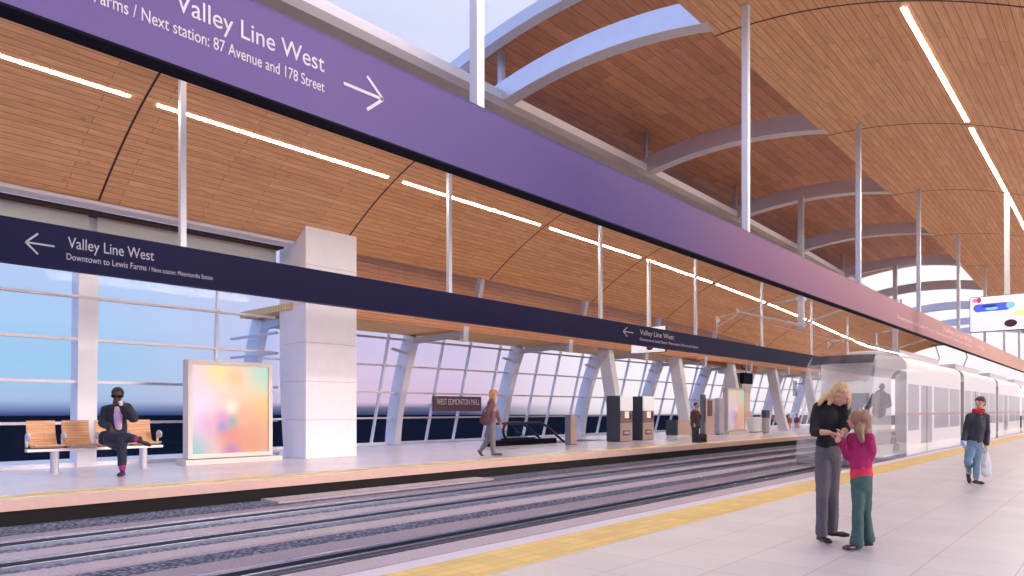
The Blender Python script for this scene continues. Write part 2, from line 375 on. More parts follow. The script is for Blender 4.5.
# ---------------------------------------------------------------- light strips
def strip(x, z, sl, ya, yb, label, grp, w=.042):
    t = thing('light_strip', (x, (ya+yb)/2, z-D((ya+yb)/2)), label, 'ceiling light', grp)
    def hx(xa, xb, z0, z1):
        def c(xx, yy, zz): return (xx, yy, z+zz+(xx-x)*sl-D(yy))
        return [c(xa, ya, z0), c(xb, ya, z0), c(xb, yb, z0), c(xa, yb, z0), c(xa, ya, z1), c(xb, ya, z1), c(xb, yb, z1), c(xa, yb, z1)]
    mb = MB(); mb.hexa(hx(x-w, x+w, -.014, -.004)); mb.build('diffuser', LED, t)
    mb = MB(); mb.hexa(hx(x-w-.012, x-w, -.012, -.004)); mb.hexa(hx(x+w, x+w+.012, -.012, -.004)); mb.build('casing', mat('strip_casing', (.8, .55, .4), .5), t)
nR = nL = 0
for k in ks:
    ya, yb = BAY(k)+.3, BAY(k+1)-.3
    if k >= 0:
        strip(-2.95, zroof(3.35)-.002, -2*.053*3.35, ya+.45, yb+.45, f'white ceiling light strip in the near platform roof, {ORD[nR]} segment', 'light strips over the near platform'); nR += 1
    else:
        strip(-2.95, zroof(3.35)-.002, -2*.053*3.35, ya, yb, 'white ceiling light strip over the near platform behind the viewer', 'light strips over the near platform')
    if k >= -1:
        strip(-15.95, zroof(4.11)-.002, 2*.053*4.11, ya, yb, f'white ceiling light strip in the far platform roof, {ORD[nL]} segment', 'light strips over the far platform', .032); nL += 1

# ---------------------------------------------------------------- arches over the track and the raised roof
XM = (ER+EL)/2
def zarch(x): return 9.02+.29*(1-((x-XM)/(ER-XM))**2)
na = 0
for k in range(1, 10):
    Y = BAY(k)
    mb = MB(); pts = []
    for i in range(21):
        x = -11.95+(ER+.15+11.95)*i/20
        pts.append((x, Y, zarch(x)+.26-D(Y)))
    mb.bar(pts, .38, .48)
    tag(mb.build('arch_beam', ARCHM, smooth=False), f'curved steel arch beam spanning over the tracks, {ORD[na]} of the row', 'arch beam', 'arch beams over the tracks'); na += 1
def zrais(x): return 10.68-.032*(x-XM)**2
RY0, RY1 = 12.5, 46.6
mb = MB(); n = 18; xs = [-13.25+(8.36)*i/n for i in range(n+1)]; ys = [RY0+(RY1-RY0)*i/10 for i in range(11)]
for ja in range(10):
    ya, yb = ys[ja], ys[ja+1]; a_, b_ = D(ya), D(yb); arc = 0
    for i in range(n):
        x, x2 = xs[i], xs[i+1]; z, z2 = zrais(x), zrais(x2); da = math.hypot(x2-x, z2-z)
        mb.quad([(x, ya, z-a_), (x2, ya, z2-a_), (x2, yb, z2-b_), (x, yb, z-b_)], 0, [(ya, arc), (ya, arc+da), (yb, arc+da), (yb, arc)])
        mb.quad([(x, ya, z+.25-a_), (x, yb, z+.25-b_), (x2, yb, z2+.25-b_), (x2, ya, z2+.25-a_)], 1)
        if ja == 0: mb.quad([(x, ya, z-a_), (x, ya, z+.25-a_), (x2, ya, z2+.25-a_), (x2, ya, z2-a_)], 1)
        if ja == 9: mb.quad([(x, yb, z-b_), (x2, yb, z2-b_), (x2, yb, z2+.25-b_), (x, yb, z+.25-b_)], 1)
        arc += da
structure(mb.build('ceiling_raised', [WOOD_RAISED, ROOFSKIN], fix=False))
mb = MB(); mb.bar([(-13.6+9.06*i/24, RY0-.1, zrais(-13.6+9.06*i/24)+.0) for i in range(25)], .30, .30)
tag(mb.build('gable_fascia', STEEL_W), 'pale curved fascia on the gable end of the raised wooden roof', 'fascia')
mb = MB(); sagbox(mb, -13.5, -13.25, 9.9, 10.45, range(1, 6)); tag(mb.build('roof_fascia', STEEL_W), 'long pale fascia along the outer side of the raised wooden roof', 'fascia')
np_ = 0
for k in range(1, 6):
    Y = BAY(k)
    for X in (-11.78, -6.5):
        mb = MB(); mb.box(X-.07, X+.07, Y-.07, Y+.07, zarch(X)+.45-D(Y), zrais(X)+.0-D(Y))
        tag(mb.build('roof_post', STEEL_D if k > 1 else STEEL), f'short post on the {ORD[k-1]} arch beam carrying the raised roof on its {"far" if X < -9 else "near"} side', 'post', 'short posts under the raised roof')
# longitudinal purlins seen between the far arches
for X, l in ((-9.07, 'crown'),):
    pass

# ---------------------------------------------------------------- banners
def banner(x, y0, y1, z0, z1, m, label, name='sign_banner'):
    t = thing(name, (x, (y0+y1)/2, z0), label, 'sign banner', 'long hanging sign banners')
    mb = MB(); mb.box(x-.16, x, y0, y1, z0+.0, z1); mb.build('panel', m, t)
    mb = MB(); mb.box(x-.17, x+.004, y0, y1, z0-.02, z0+.0); mb.build('underside', BLK if m is PURPLE else m, t)
    mb = MB(); mb.box(x-.165, x+.003, y0, y1, z1, z1+.012); mb.build('top_cap', m, t)
    return t
XP = -5.28; XS = -14.3
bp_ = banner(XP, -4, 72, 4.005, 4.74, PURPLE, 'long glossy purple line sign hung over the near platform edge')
bs_ = banner(XS, -4, 72, 3.995, 4.74, NAVY, 'long dark navy line sign hung over the far platform edge')
def arrow(x, y0, y1, zc, h, th, d, parent, m=LETTER):
    """d=+1 points to +Y"""
    mb = MB(); tip = y1 if d > 0 else y0; tail = y0 if d > 0 else y1; hb = tip-d*(abs(y1-y0)*.42)
    def seg(a, b):
        a, b = Vector((0, a[0], a[1])), Vector((0, b[0], b[1])); t = (b-a).normalized(); n = Vector((0, -t.z, t.y))*th/2
        p = [a+n, a-n, b-n, b+n]; mb.hexa([(x+.001, q.y, q.z) for q in p]+[(x+.005, q.y, q.z) for q in p])
    seg((tail, zc), (tip, zc)); seg((hb, zc+h/2), (tip, zc)); seg((hb, zc-h/2), (tip, zc))
    return mb.build('arrow', m, parent)
EX, EY = (0, 1, 0), (0, 0, 1)
text_mesh('lettering', 'Valley Line West', (XP, 3.46, 4.41), EX, EY, LETTER, width=1.27, size=.21, parent=bp_, align='RIGHT')
text_mesh('lettering', 'Downtown to Lewis Farms / Next station: 87 Avenue and 178 Street', (XP, 3.46, 4.235), EX, EY, LETTER, width=2.62, size=.135, parent=bp_, align='RIGHT')
arrow(XP, 3.66, 4.10, 4.385, .31, .028, 1, bp_)
text_mesh('lettering', 'Valley Line West', (XP, 36.9, 4.46), EX, EY, LETTER_D, width=6.5, size=.26, parent=bp_, align='RIGHT')
text_mesh('lettering', 'Downtown to Lewis Farms / Next station: 87 Avenue and 178 Street', (XP, 36.9, 4.24), EX, EY, LETTER_D, width=13.4, size=.16, parent=bp_, align='RIGHT')
arrow(XP, 38.4, 40.4, 4.40, .30, .03, 1, bp_, LETTER_D)
text_mesh('lettering', 'Valley Line West', (XS, 4.04, 4.375), EX, EY, LETTER, width=1.48, size=.29, parent=bs_)
text_mesh('lettering', 'Downtown to Lewis Farms', (XS, 4.02, 4.16), EX, EY, LETTER, width=1.36, size=.165, parent=bs_)
text_mesh('lettering', '/ Next station: Misericordia Station', (XS, 5.42, 4.16), EX, EY, LETTER, width=1.27, size=.125, parent=bs_)
arrow(XS, 3.40, 3.83, 4.36, .36, .03, -1, bs_)
text_mesh('lettering', 'Valley Line West', (XS, 23.6, 4.40), EX, EY, LETTER, width=2.7, size=.29, parent=bs_)
text_mesh('lettering', 'Downtown to Lewis Farms / Next station: Misericordia Station', (XS, 23.6, 4.17), EX, EY, LETTER, width=4.9, size=.16, parent=bs_)
arrow(XS, 22.4, 23.1, 4.42, .36, .035, -1, bs_)
def hanger(x, y, ztop, zbot, label, grp, m=STEEL_D, w=.115):
    t = thing('hanger_post', (x, y, zbot), label, 'post', grp)
    mb = MB(); mb.box(x-w/2, x+w/2, y-w/2, y+w/2, zbot, ztop+.02); mb.build('shaft', m, t)
    mb = MB(); mb.box(x-w*.62, x+w*.62, y-w*.62, y+w*.62, ztop-.02, ztop+.015); mb.build('ceiling_plate', STEEL_D, t)
for i, Y in enumerate((5.45, 12.6, 19.8, 26.8, 34.1, 41.2, 48.3, 55.4)):
    hanger(XP-.08, Y, zroof(XP-.08-ER)-D(Y), 4.755, f'steel post hanging the purple sign from the roof, {ORD[i]}', 'posts of the purple sign', STEEL if i < 2 else STEEL_D)
for i, Y in enumerate((6.1, 13.5, 21.0, 28.4, 35.8, 43.4, 50.6, 57.9)):
    hanger(XS-.08, Y, zroof(EL-XS+.08)-D(Y), 4.755, f'slim steel post hanging the navy sign from the roof, {ORD[i]}', 'posts of the navy sign', STEEL)

# ---------------------------------------------------------------- hanging screens
def screen(x, y, w, z0, z1, label, ztop):
    t = thing('hanging_screen', (x, y, z0), label, 'screen', 'hanging passenger screens')
    mb = MB(); mb.box(x-w/2, x+w/2, y, y+.12, z0, z1); mb.build('housing', GREYD, t, bevel=.01)
    mb = MB(); e = .02
    mb.box(x-w/2+e, x+w/2-e, y-.006, y, z0+e, z1-e, 0)
    H = z1-z0
    cols = []
    def blob(cx, cz, rx, rz, mi, lay, pill=0):
        pts = []
        for i in range(24):
            a = 2*PI*i/24; px = cx+rx*math.cos(a)+(pill if math.cos(a) > 0 else -pill); pts.append((px, y-.006-.0006*lay, cz+rz*math.sin(a)))
        mb.quad(pts, mi)
    cx = x; zz = lambda f: z0+H*f; xx = lambda f: x-w/2+w*f
    blob(xx(.085), zz(.90), .10, .07, 1, 1); blob(xx(.13), zz(.90), .06, .09, 2, 2)
    blob(xx(.30), zz(.68), .14, .13, 3, 1, pill=.36); blob(xx(.12), zz(.67), .13, .13, 3, 2); blob(xx(.30), zz(.65), .17, .06, 4, 3); blob(xx(.55), zz(.70), .12, .11, 4, 3)
    blob(xx(.27), zz(.72), .22, .05, 5, 4)
    blob(xx(.70), zz(.47), .22, .10, 6, 1); blob(xx(.55), zz(.20), .17, .12, 7, 1); blob(xx(.14), zz(.20), .16, .10, 8, 1)
    def em(n, c): return emit_mat('screen_'+n, lin(c), .6)
    mb.build('display', [SCREENW, em('pink', (240, 120, 160)), em('maroon', (170, 60, 100)), em('blue', (75, 95, 215)), em('sky', (135, 195, 235)), em('ink', (35, 50, 140)), em('yellow', (250, 225, 150)), em('brown', (60, 25, 35)), em('lilac', (238, 225, 242))], t, fix=False)
    mb = MB(); mb.box(x-.07, x+.07, y+.0, y+.14, z1, ztop+.02); mb.build('hanger', STEEL_W, t)
screen(-2.93, 27.0, 2.0, 3.98, 5.13, 'white hanging passenger screen with blue and pink shapes over the near platform', zroof(3.36)-D(27)-.03)
screen(-15.95, 27.0, 1.75, 3.98, 5.13, 'white hanging passenger screen partly behind the navy sign over the far platform', zroof(4.11)-D(27)-.03)

# ---------------------------------------------------------------- pillar
t = thing('pillar', (-18.9, 12.2, 0), 'broad pale clad pillar rising from the far platform to the wooden ceiling', 'pillar')
mb = MB()
for i in range(7):
    za, zb = 1.155*i+.005, min(1.155*(i+1)-.005, 7.6)
    def bx(z): return 19.42+ .26*math.sin(min(1, z/3.2)*PI/2)
    for z_a, z_b in ((za, (za+zb)/2), ((za+zb)/2, zb)):
        mb.hexa([(-bx(z_a), 11.3, z_a), (-18.2, 11.3, z_a), (-18.2, 13.1, z_a), (-bx(z_a), 13.1, z_a), (-bx(z_b), 11.3, z_b), (-18.2, 11.3, z_b), (-18.2, 13.1, z_b), (-bx(z_b), 13.1, z_b)])
mb.build('cladding', CONC, t)
mb = MB(); mb.box(-18.215, -19.39, 11.315, 13.085, 0, 6.9); mb.build('core', JOINT, t)

# ---------------------------------------------------------------- far side glass walls
LV = (1.12, 2.17, 3.25, 4.32, 5.39)
wn = [0]
def glass_wall(Xb, Xt, zt, ya, yb, verts, levels, mull_m, bulge=0.0, vw=.07, sill=True):
    """one window bay: frame (uprights, transoms), pane"""
    wn[0] += 1
    def X(z): s = z/zt; return Xb+(Xt-Xb)*s - bulge*4*s*(1-s)
    t = bpy.data.objects.new(f'window_{wn[0]}', None); COL.objects.link(t); t.location = (Xb, (ya+yb)/2, 0); t['kind'] = 'structure'
    mb = MB()
    for y in verts: mb.bar([(X(zt*i/8), y, zt*i/8) for i in range(9)], vw, .12, side=(0, 1, 0))
    mb.build('upright', STEEL_W, t)
    mb = MB()
    for z in levels: mb.box(X(z)-.06, X(z)+.07, ya, yb, z-.035, z+.035)
    mb.build('transom', mull_m, t)
    if sill:
        mb = MB(); mb.box(Xb-.1, Xb+.12, ya, yb, 0, .10); mb.build('sill', STEEL_W, t)
    mb = MB(); nz = 8
    for i in range(nz): mb.quad([(X(zt*i/nz), ya, zt*i/nz), (X(zt*i/nz), yb, zt*i/nz), (X(zt*(i+1)/nz), yb, zt*(i+1)/nz), (X(zt*(i+1)/nz), ya, zt*(i+1)/nz)])
    mb.build('glass_pane', GLASS, t, fix=False)
    return t
TRANS = mat('transom_steel', (.72, .66, .70), .4, .1)
wy = [-8, -.9, 6.1, 11.25]
for a, b in zip(wy[:-1], wy[1:]):
    w = glass_wall(-20.25, -19.75, 6.7, a, b, [(9.45 if a > 5 else (a+b)/2)], LV, TRANS)
    mb = MB(); mb.box(-19.62, -19.66, a+.1, b-.1, 5.05, 6.36); mb.build('blind', BLIND, w)
for i, Y in enumerate((-.9, 6.08)):
    mb = MB(); mb.bar([(-20.3+.03*j, Y, 6.6*j/8) for j in range(9)], .45, .55, side=(0, 1, 0))
    tag(mb.build('steel_column', STEEL_W), ['broad pale steel column beside the glass wall behind the viewer', 'broad pale steel column in the glass wall behind the bench'][i], 'column', 'steel wall columns')
# return wall where the glazed hall steps out
wn[0] += 1
t = bpy.data.objects.new(f'window_{wn[0]}', None); COL.objects.link(t); t.location = (-21.5, 11.5, 0); t['kind'] = 'structure'
mb = MB()
for z in LV[:3]+(3.9,): mb.box(-20.2, -23.2, 11.45, 11.55, z-.035, z+.035)
mb.box(-20.2, -23.2, 11.42, 11.58, 0, .12); mb.build('transom', STEEL, t)
mb = MB(); mb.quad([(-20.2, 11.5, 0), (-23.3, 11.5, 0), (-22, 11.5, 4.4), (-20.2, 11.5, 4.4)]); mb.build('glass_pane', GLASS, t, fix=False)
# hall beyond the pillar
cy = [11.9, 18.5, 25.1, 31.7, 38.4, 45.1, 51.8, 58.5, 65.2, 72.0]
def XC(z, zt=4.5): s = z/zt; return -23.15+1.25*s**1.6
for i, Y in enumerate(cy):
    mb = MB(); mb.bar([(XC(4.5*j/10), Y, 4.5*j/10) for j in range(11)], .30, .68, side=(0, 1, 0))
    tag(mb.build('hall_column', STEEL_W), f'curved steel column of the glazed hall beyond the pillar, {ORD[i]}', 'column', 'curved columns of the glazed hall')
    t = thing('soffit_beam', (-20.4, Y, 4.2), f'horizontal steel arm under the wooden soffit from the {ORD[i]} curved column', 'beam', 'steel arms under the soffit')
    mb = MB(); mb.bar([(-21.75, Y, 4.26), (-20.4, Y, 4.30), (-18.95, Y, 4.38)], .24, .22, side=(0, 1, 0)); mb.build('arm', STEEL, t)
    mb = MB(); mb.bar([(-18.9, Y, 4.05), (-18.86, Y, 4.62)], .26, .22, side=(0, 1, 0)); mb.build('end_block', STEEL, t)
for a, b in zip(cy[:-1], cy[1:]):
    glass_wall(-23.35, -22.15, 4.5, a, b, [a+(b-a)*f for f in (.3, .55, .85)], LV[:4], TRANS, bulge=0)
    mb = MB(); mb.bar([(-21.98, a+(b-a)*.85, 3.9), (-21.95, b-.1, 3.72)], .16, .08, side=(1, 0, 0)); structure(mb.build('trim_5', STEEL))
uvf = lambda p: (p[1], p[0])
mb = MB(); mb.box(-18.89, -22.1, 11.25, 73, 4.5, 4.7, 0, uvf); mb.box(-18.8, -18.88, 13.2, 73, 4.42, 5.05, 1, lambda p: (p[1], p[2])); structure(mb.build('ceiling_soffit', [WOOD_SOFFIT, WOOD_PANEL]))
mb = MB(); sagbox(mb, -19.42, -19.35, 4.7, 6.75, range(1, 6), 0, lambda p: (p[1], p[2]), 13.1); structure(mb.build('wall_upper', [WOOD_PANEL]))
mb = MB(); mb.box(-19.36, -19.40, 47.4, 73, 4.7, 5.3, 0); structure(mb.build('window_upper', [GLASS]))
for i, Y in enumerate((19.2, 26.1, 32.8, 39.5, 46.3, 53.2)):
    mb = MB(); mb.bar([(-19.1, Y, 4.7), (-18.75, Y+.1, 6.5-D(Y))], .22, .2, side=(0, 1, 0))
    tag(mb.build('roof_bracket', STEEL_D), f'short slanted steel bracket between the soffit and the upper roof, {ORD[i]}', 'bracket', 'roof brackets above the soffit')
for i, Y in enumerate((28.6, 35.6, 42.7, 49.8, 56.9)):
    mb = MB(); pts = [(-18.35-.95*(j/10)**.8, Y, 4.5*j/10) for j in range(11)]
    mb.bar(pts, .42, .62, side=(0, 1, 0))
    tag(mb.build('leaning_column', STEEL_W if i < 3 else STEEL), f'thick leaning steel column standing on the far platform, {ORD[i]}', 'column', 'leaning platform columns')
# near platform outer glazing (out of the frame, lets the daylight in)
for a, b in zip(wy[:-1]+[11.25, 18.5, 25.1, 31.7, 38.4, 45.1, 51.8, 58.5, 65.2], wy[1:]+[18.5, 25.1, 31.7, 38.4, 45.1, 51.8, 58.5, 65.2, 72]):
    if b <= a: continue
    glass_wall(2.6, 2.0, 6.5, a, b, [a, (a+b)/2], LV, TRANS)

# ---------------------------------------------------------------- bench
def bench(ox, oy, n, pitch, s, label, name='platform_bench', grp=None, seatm=None):
    t = thing(name, (ox, oy, 0), label, 'bench', grp)
    L = n*pitch; y0 = oy-L/2; sh = .45*s
    mb = MB(); mb.box(ox-.07*s, ox+.07*s, y0-.05, y0+L+.05, sh-.07*s, sh-.02*s); mb.build('frame_beam', STEEL, t, bevel=.01)
    for f in (.18, .86):
        y = y0+L*f; mb = MB(); mb.tube([(ox, y, 0), (ox, y, sh-.06*s)], .065*s, 16); mb.tube([(ox, y, 0), (ox, y, .02)], .11*s, 16); mb.build('leg', STEEL, t, smooth=False)
    for i in range(n):
        a, b = y0+i*pitch+.05*s, y0+(i+1)*pitch-.05*s
        mb = MB(); rings = []
        for j in range(7):
            f = j/6; x = ox+.22*s-.42*s*f; z = sh+.03*s-.04*s*math.sin(f*PI)
            rings.append([(x, a, z), (x, b, z), (x, b, z+.022*s), (x, a, z+.022*s)])
        mb.loft(rings); mb.uv = [[(mb.v[q][1], mb.v[q][0]) for q in f] for f in mb.f]; mb.build('seat', seatm or WOODSEAT, t)
        mb = MB(); rings = []
        for j in range(7):
            f = j/6; x = ox-.20*s-.13*s*f; z = sh+.02*s+.43*s*f
            k = .04*s*math.sin(f*PI)
            rings.append([(x-k, a, z), (x-k, b, z), (x-k-.025*s, b, z), (x-k-.025*s, a, z)])
        mb.loft(rings); mb.uv = [[(mb.v[q][1], mb.v[q][2]) for q in f] for f in mb.f]; mb.build('backrest', seatm or WOODSEAT, t)
    for i in range(n+1):
        y = y0+i*pitch
        mb = MB(); mb.tube([(ox-.1*s, y, sh), (ox-.12*s, y, sh+.16*s)], .022*s, 8)
        mb.ellip((ox-.03*s, y, sh+.18*s), (.13*s, .03*s, .075*s)); mb.build('armrest', STEEL, t, smooth=True)
    return t
BX = -18.3
bench(BX, 5.80, 4, .70, 1.34, 'four seat wooden bench on steel legs beside the glass wall')
# ---------------------------------------------------------------- posters
def poster_mat(name, seed):
    m = bpy.data.materials.new(name); m.use_nodes = True; nt = m.node_tree; b = nt.nodes['Principled BSDF']; L = nt.links.new
    uv = nt.nodes.new('ShaderNodeUVMap'); uv.uv_map = 'UVMap'
    cur = None
    # soft colour spots (u,v,radius,colour)
    spots = [(.0, .5, 1.2, (232, 190, 215)), (1.0, .5, .95, (244, 196, 92)), (.98, .95, .45, (150, 215, 190)), (.35, .95, .4, (250, 214, 120)), (.55, .86, .2, (246, 180, 115)), (.1, .55, .35, (225, 205, 235)),
             (.0, .02, .42, (110, 185, 200)), (.2, .32, .25, (220, 160, 215)), (.75, .10, .75, (232, 124, 62)), (.48, .22, .28, (228, 100, 90)), (.50, .52, .16, (252, 225, 200)), (.66, .42, .18, (246, 150, 110)), (.50, .36, .14, (80, 150, 150)), (.38, .40, .15, (225, 110, 195)),
             (.38, .30, .12, (120, 110, 200)), (.5, .0, .2, (175, 70, 160))]
    sep = None
    for i, (u, v, r, c) in enumerate(spots):
        d = nt.nodes.new('ShaderNodeVectorMath'); d.operation = 'DISTANCE'; L(uv.outputs['UV'], d.inputs[0]); d.inputs[1].default_value = (u, v, 0)
        mr = nt.nodes.new('ShaderNodeMapRange'); mr.interpolation_type = 'SMOOTHSTEP'; mr.inputs['From Min'].default_value = 0; mr.inputs['From Max'].default_value = r
        mr.inputs['To Min'].default_value = 1; mr.inputs['To Max'].default_value = 0; L(d.outputs['Value'], mr.inputs['Value'])
        mx = nt.nodes.new('ShaderNodeMix'); mx.data_type = 'RGBA'; L(mr.outputs['Result'], mx.inputs['Factor'])
        if cur is None: mx.inputs['A'].default_value = (*lin((235, 205, 225)), 1)
        else: L(cur, mx.inputs['A'])
        if seed == 2: c = tuple(int(q*.5+w_*.5) for q, w_ in zip(c, (235, 215, 225)))
        mx.inputs['B'].default_value = (*lin(c), 1); cur = mx.outputs['Result']
    b.inputs['Base Color'].default_value = (.05, .05, .05, 1); L(cur, b.inputs['Emission Color']); b.inputs['Emission Strength'].default_value = .78; b.inputs['Roughness'].default_value = .3
    return m
POSTER = poster_mat('poster_rainbow', 1)
POSTER2 = poster_mat('poster_pastel', 2)
def poster(x, ya, yb, ztop, label, pale=False):
    ym = (ya+yb)/2; t = thing('poster_panel', (x-.2, ym, 0), label, 'illuminated poster', 'illuminated poster panels')
    mb = MB(); mb.box(x-.45, x+.15, ya-.12, yb+.22, 0, .14); mb.build('plinth', CREAMF, t, bevel=.01)
    mb = MB(); z0 = .16
    mb.box(x-.32, x, ya, ya+.12, z0, ztop); mb.box(x-.32, x, yb-.12, yb, z0, ztop); mb.box(x-.32, x, ya+.12, yb-.12, z0, z0+.12); mb.box(x-.32, x, ya+.12, yb-.12, ztop-.12, ztop)
    mb.build('frame', CREAMF if not pale else BEIGE, t, bevel=.008)
    mb = MB(); a, b, c, d = ya+.12, yb-.12, z0+.12, ztop-.12
    mb.box(x-.30, x-.05, a, b, c, d, 1); mb.quad([(x-.045, a, c), (x-.045, b, c), (x-.045, b, d), (x-.045, a, d)], 0, [(0, 0), (1, 0), (1, 1), (0, 1)])
    mb.build('poster', [POSTER2 if pale else POSTER, GREYD], t, fix=False)
poster(-18.4, 7.95, 10.35, 2.78, 'large illuminated rainbow poster panel beside the bench')
poster(-18.1, 39.9, 42.5, 2.8, 'distant illuminated pastel poster panel past the ticket machines', True)

# ---------------------------------------------------------------- station name sign
t = thing('name_sign', (-22.0, 21, 1.4), 'brown station name board reading West Edmonton Mall on the glass wall', 'sign')
mb = MB(); mb.box(-22.05, -22.2, 19.85, 22.7, 1.40, 2.05); mb.build('board', mat('brown_board', (.16, .08, .11), .5), t, bevel=.005)
mb = MB()
for y in (20.1, 21.8): mb.box(-22.2, -22.75, y-.03, y+.03, 1.6, 1.7)
mb.build('bracket', STEEL, t)
text_mesh('lettering', 'WEST EDMONTON MALL', (-22.048, 19.98, 1.68), EX, EY, LETTER_B, width=2.6, size=.37, parent=t)

# ---------------------------------------------------------------- ticket machines
def machine(y, label):
    x = -17.25; t = thing('ticket_machine', (x-.4, y+.5, 0), label, 'ticket machine', 'ticket machines')
    mb = MB(); mb.box(x-.04, x-.76, y, y+1.0, .02, 2.1); mb.box(x-.06, x-.74, y+.02, y+.98, 0, .02); mb.build('cabinet', GREYD, t, bevel=.01)
    mb = MB(); mb.box(x-.04, x+.02, y+.03, y+1.0, 1.42, 2.1); mb.build('lit_header', emit_mat('header_white', (.8, .78, .78), .5), t)
    mb = MB(); mb.box(x-.04, x+.0, y+.03, y+1.0, .85, 1.42); mb.build('control_panel', mat('mauve_panel', (.32, .20, .25), .4), t)
    mb = MB(); mb.box(x-.04, x+.0, y+.03, y+1.0, .03, .85); mb.build('lower_panel', STONE, t)
    mb = MB(); mb.box(x, x+.015, y+.35, y+.68, 1.08, 1.38); mb.build('touch_screen', emit_mat('ticket_screen', (.9, .82, .62), .5), t)
    mb = MB(); mb.box(x, x+.02, y+.78, y+.88, 1.0, 1.3); mb.build('card_reader', GREYD, t)
    mb = MB(); mb.box(x, x+.03, y+.2, y+.75, .28, .52); mb.box(x+.03, x+.035, y+.28, y+.67, .36, .46, 1); mb.build('ticket_tray', [mat('tray_purple', (.22, .12, .22), .4), STEEL], t)
machine(26.8, 'dark ticket machine with lit white header, the nearer of the two')
machine(28.75, 'dark ticket machine with lit white header, the farther of the two')
# counter
t = thing('service_counter', (-18.4, 34.4, 0), 'low speckled tan counter with a dark end beyond the ticket machines', 'counter')
mb = MB(); mb.box(-18.1, -18.75, 33.6, 33.75, .1, .92); mb.build('end_panel', GREYD, t)
mb = MB(); mb.box(-18.1, -18.75, 33.75, 35.22, .12, .90); mb.build('body', STONE, t)
mb = MB(); mb.box(-18.12, -18.7, 33.62, 35.2, 0, .12); mb.build('base', STEEL_W, t)
# info totem
t = thing('info_totem', (-14.43, 29.2, 0), 'slim dark information totem beside the man in the dark jacket', 'totem')
mb = MB(); mb.box(-14.33, -14.51, 29.1, 29.3, .1, 2.15); mb.build('body', mat('totem_grey', (.16, .17, .19), .35), t, bevel=.01)
mb = MB(); mb.box(-14.33, -14.32, 29.12, 29.28, .9, 2.0); mb.build('display', GREYD, t)
mb = MB(); mb.tube([(-14.43, 29.2, 0), (-14.43, 29.2, .35), (-14.43, 29.2, .4)], [.20, .18, .12], 16); mb.build('base', RUBBER, t, smooth=True)
# map board
t = thing('map_board', (-18.0, 37.3, 0), 'tan information board with a dark brown display beside the counter', 'information board')
mb = MB(); mb.box(-18.0, -18.25, 36.7, 37.9, 0, 2.1); mb.build('body', mat('tan_board', (.60, .46, .40), .6, var=.15, bscale=12), t, bevel=.01)
mb = MB(); mb.box(-17.985, -18.0, 37.0, 37.6, 1.1, 2.0); mb.build('display', mat('brown_display', (.12, .06, .05), .3), t)
t = thing('grey_cabinet', (-18.0, 38.9, 0), 'slim plain grey cabinet between the map board and the far poster', 'cabinet')
mb = MB(); mb.box(-18.0, -18.3, 38.55, 39.2, .05, 2.15); mb.build('body', mat('lilac_grey', (.48, .46, .54), .5), t, bevel=.01)
mb = MB(); mb.box(-18.03, -18.27, 38.58, 39.17, 0, .05); mb.build('plinth', GREYD, t)
# white kiosk boxes
t = thing('white_box', (-18.3, 44.2, 0), 'low white box cabinet standing past the far poster', 'cabinet')
mb = MB(); mb.box(-18.0, -18.6, 43.3, 44.9, .05, 1.0); mb.build('body', STEEL_W, t, bevel=.02)
mb = MB(); mb.box(-18.03, -18.57, 43.33, 44.87, 0, .05); mb.build('plinth', GREYD, t)
t = thing('lift_enclosure', (-20.0, 46.5, 0), 'pale lift enclosure with dark glass strips behind the white box', 'lift')
mb = MB(); mb.box(-19.4, -19.55, 44.2, 44.8, 1.0, 3.9); mb.build('dark_glass', mat('dark_glass', (.06, .06, .12), .15), t)
mb = MB(); mb.box(-19.35, -20.6, 44.9, 46.2, 0, 4.4); mb.build('wall', mat('cream_wall', (.82, .74, .66), .5), t)
mb = MB(); mb.box(-19.3, -20.6, 43.9, 46.3, 3.9, 4.1); mb.build('head', STEEL_W, t)
mb = MB(); mb.box(-19.0, -19.3, 44.0, 45.6, 1.0, 1.35); mb.build('sign_box', mat('sign_peach', (.8, .5, .38), .5), t)
t = thing('hanging_speaker', (-18.6, 43.4, 3.1), 'black box hanging under the soffit above the far poster', 'speaker')
mb = MB(); mb.box(-18.5, -18.8, 43.2, 44.6, 3.15, 3.85); mb.build('body', BLK, t, bevel=.02)
mb = MB(); mb.box(-18.62, -18.68, 43.85, 43.95, 3.85, 4.5); mb.build('bracket', STEEL_D, t)
t = thing('litter_bin', (-17.2, 43.5, 0), 'slim grey litter bin with a dark top on the far platform', 'litter bin')
mb = MB(); mb.box(-17.1, -17.35, 43.2, 43.8, .03, .95); mb.build('body', mat('bin_grey', (.40, .38, .38), .4, .3), t, bevel=.02)
mb = MB(); mb.box(-17.08, -17.37, 43.18, 43.82, .95, 1.45); mb.build('hood', GREYD, t, bevel=.03)
mb = MB(); mb.box(-17.15, -17.3, 43.25, 43.75, 0, .03); mb.build('base', BLK, t)
# column guard
t = thing('column_guard', (-17.3, 23.2, 0), 'slim grey guard cabinet with a speckled front standing past the escalator', 'column guard')
mb = MB(); mb.box(-17.2, -17.48, 22.95, 23.4, 0, 1.25); mb.build('box', mat('guard_grey', (.20, .19, .22), .5), t, bevel=.01)
mb = MB(); mb.box(-17.185, -17.2, 22.98, 23.37, .03, 1.23); mb.build('front_panel', STONE, t)

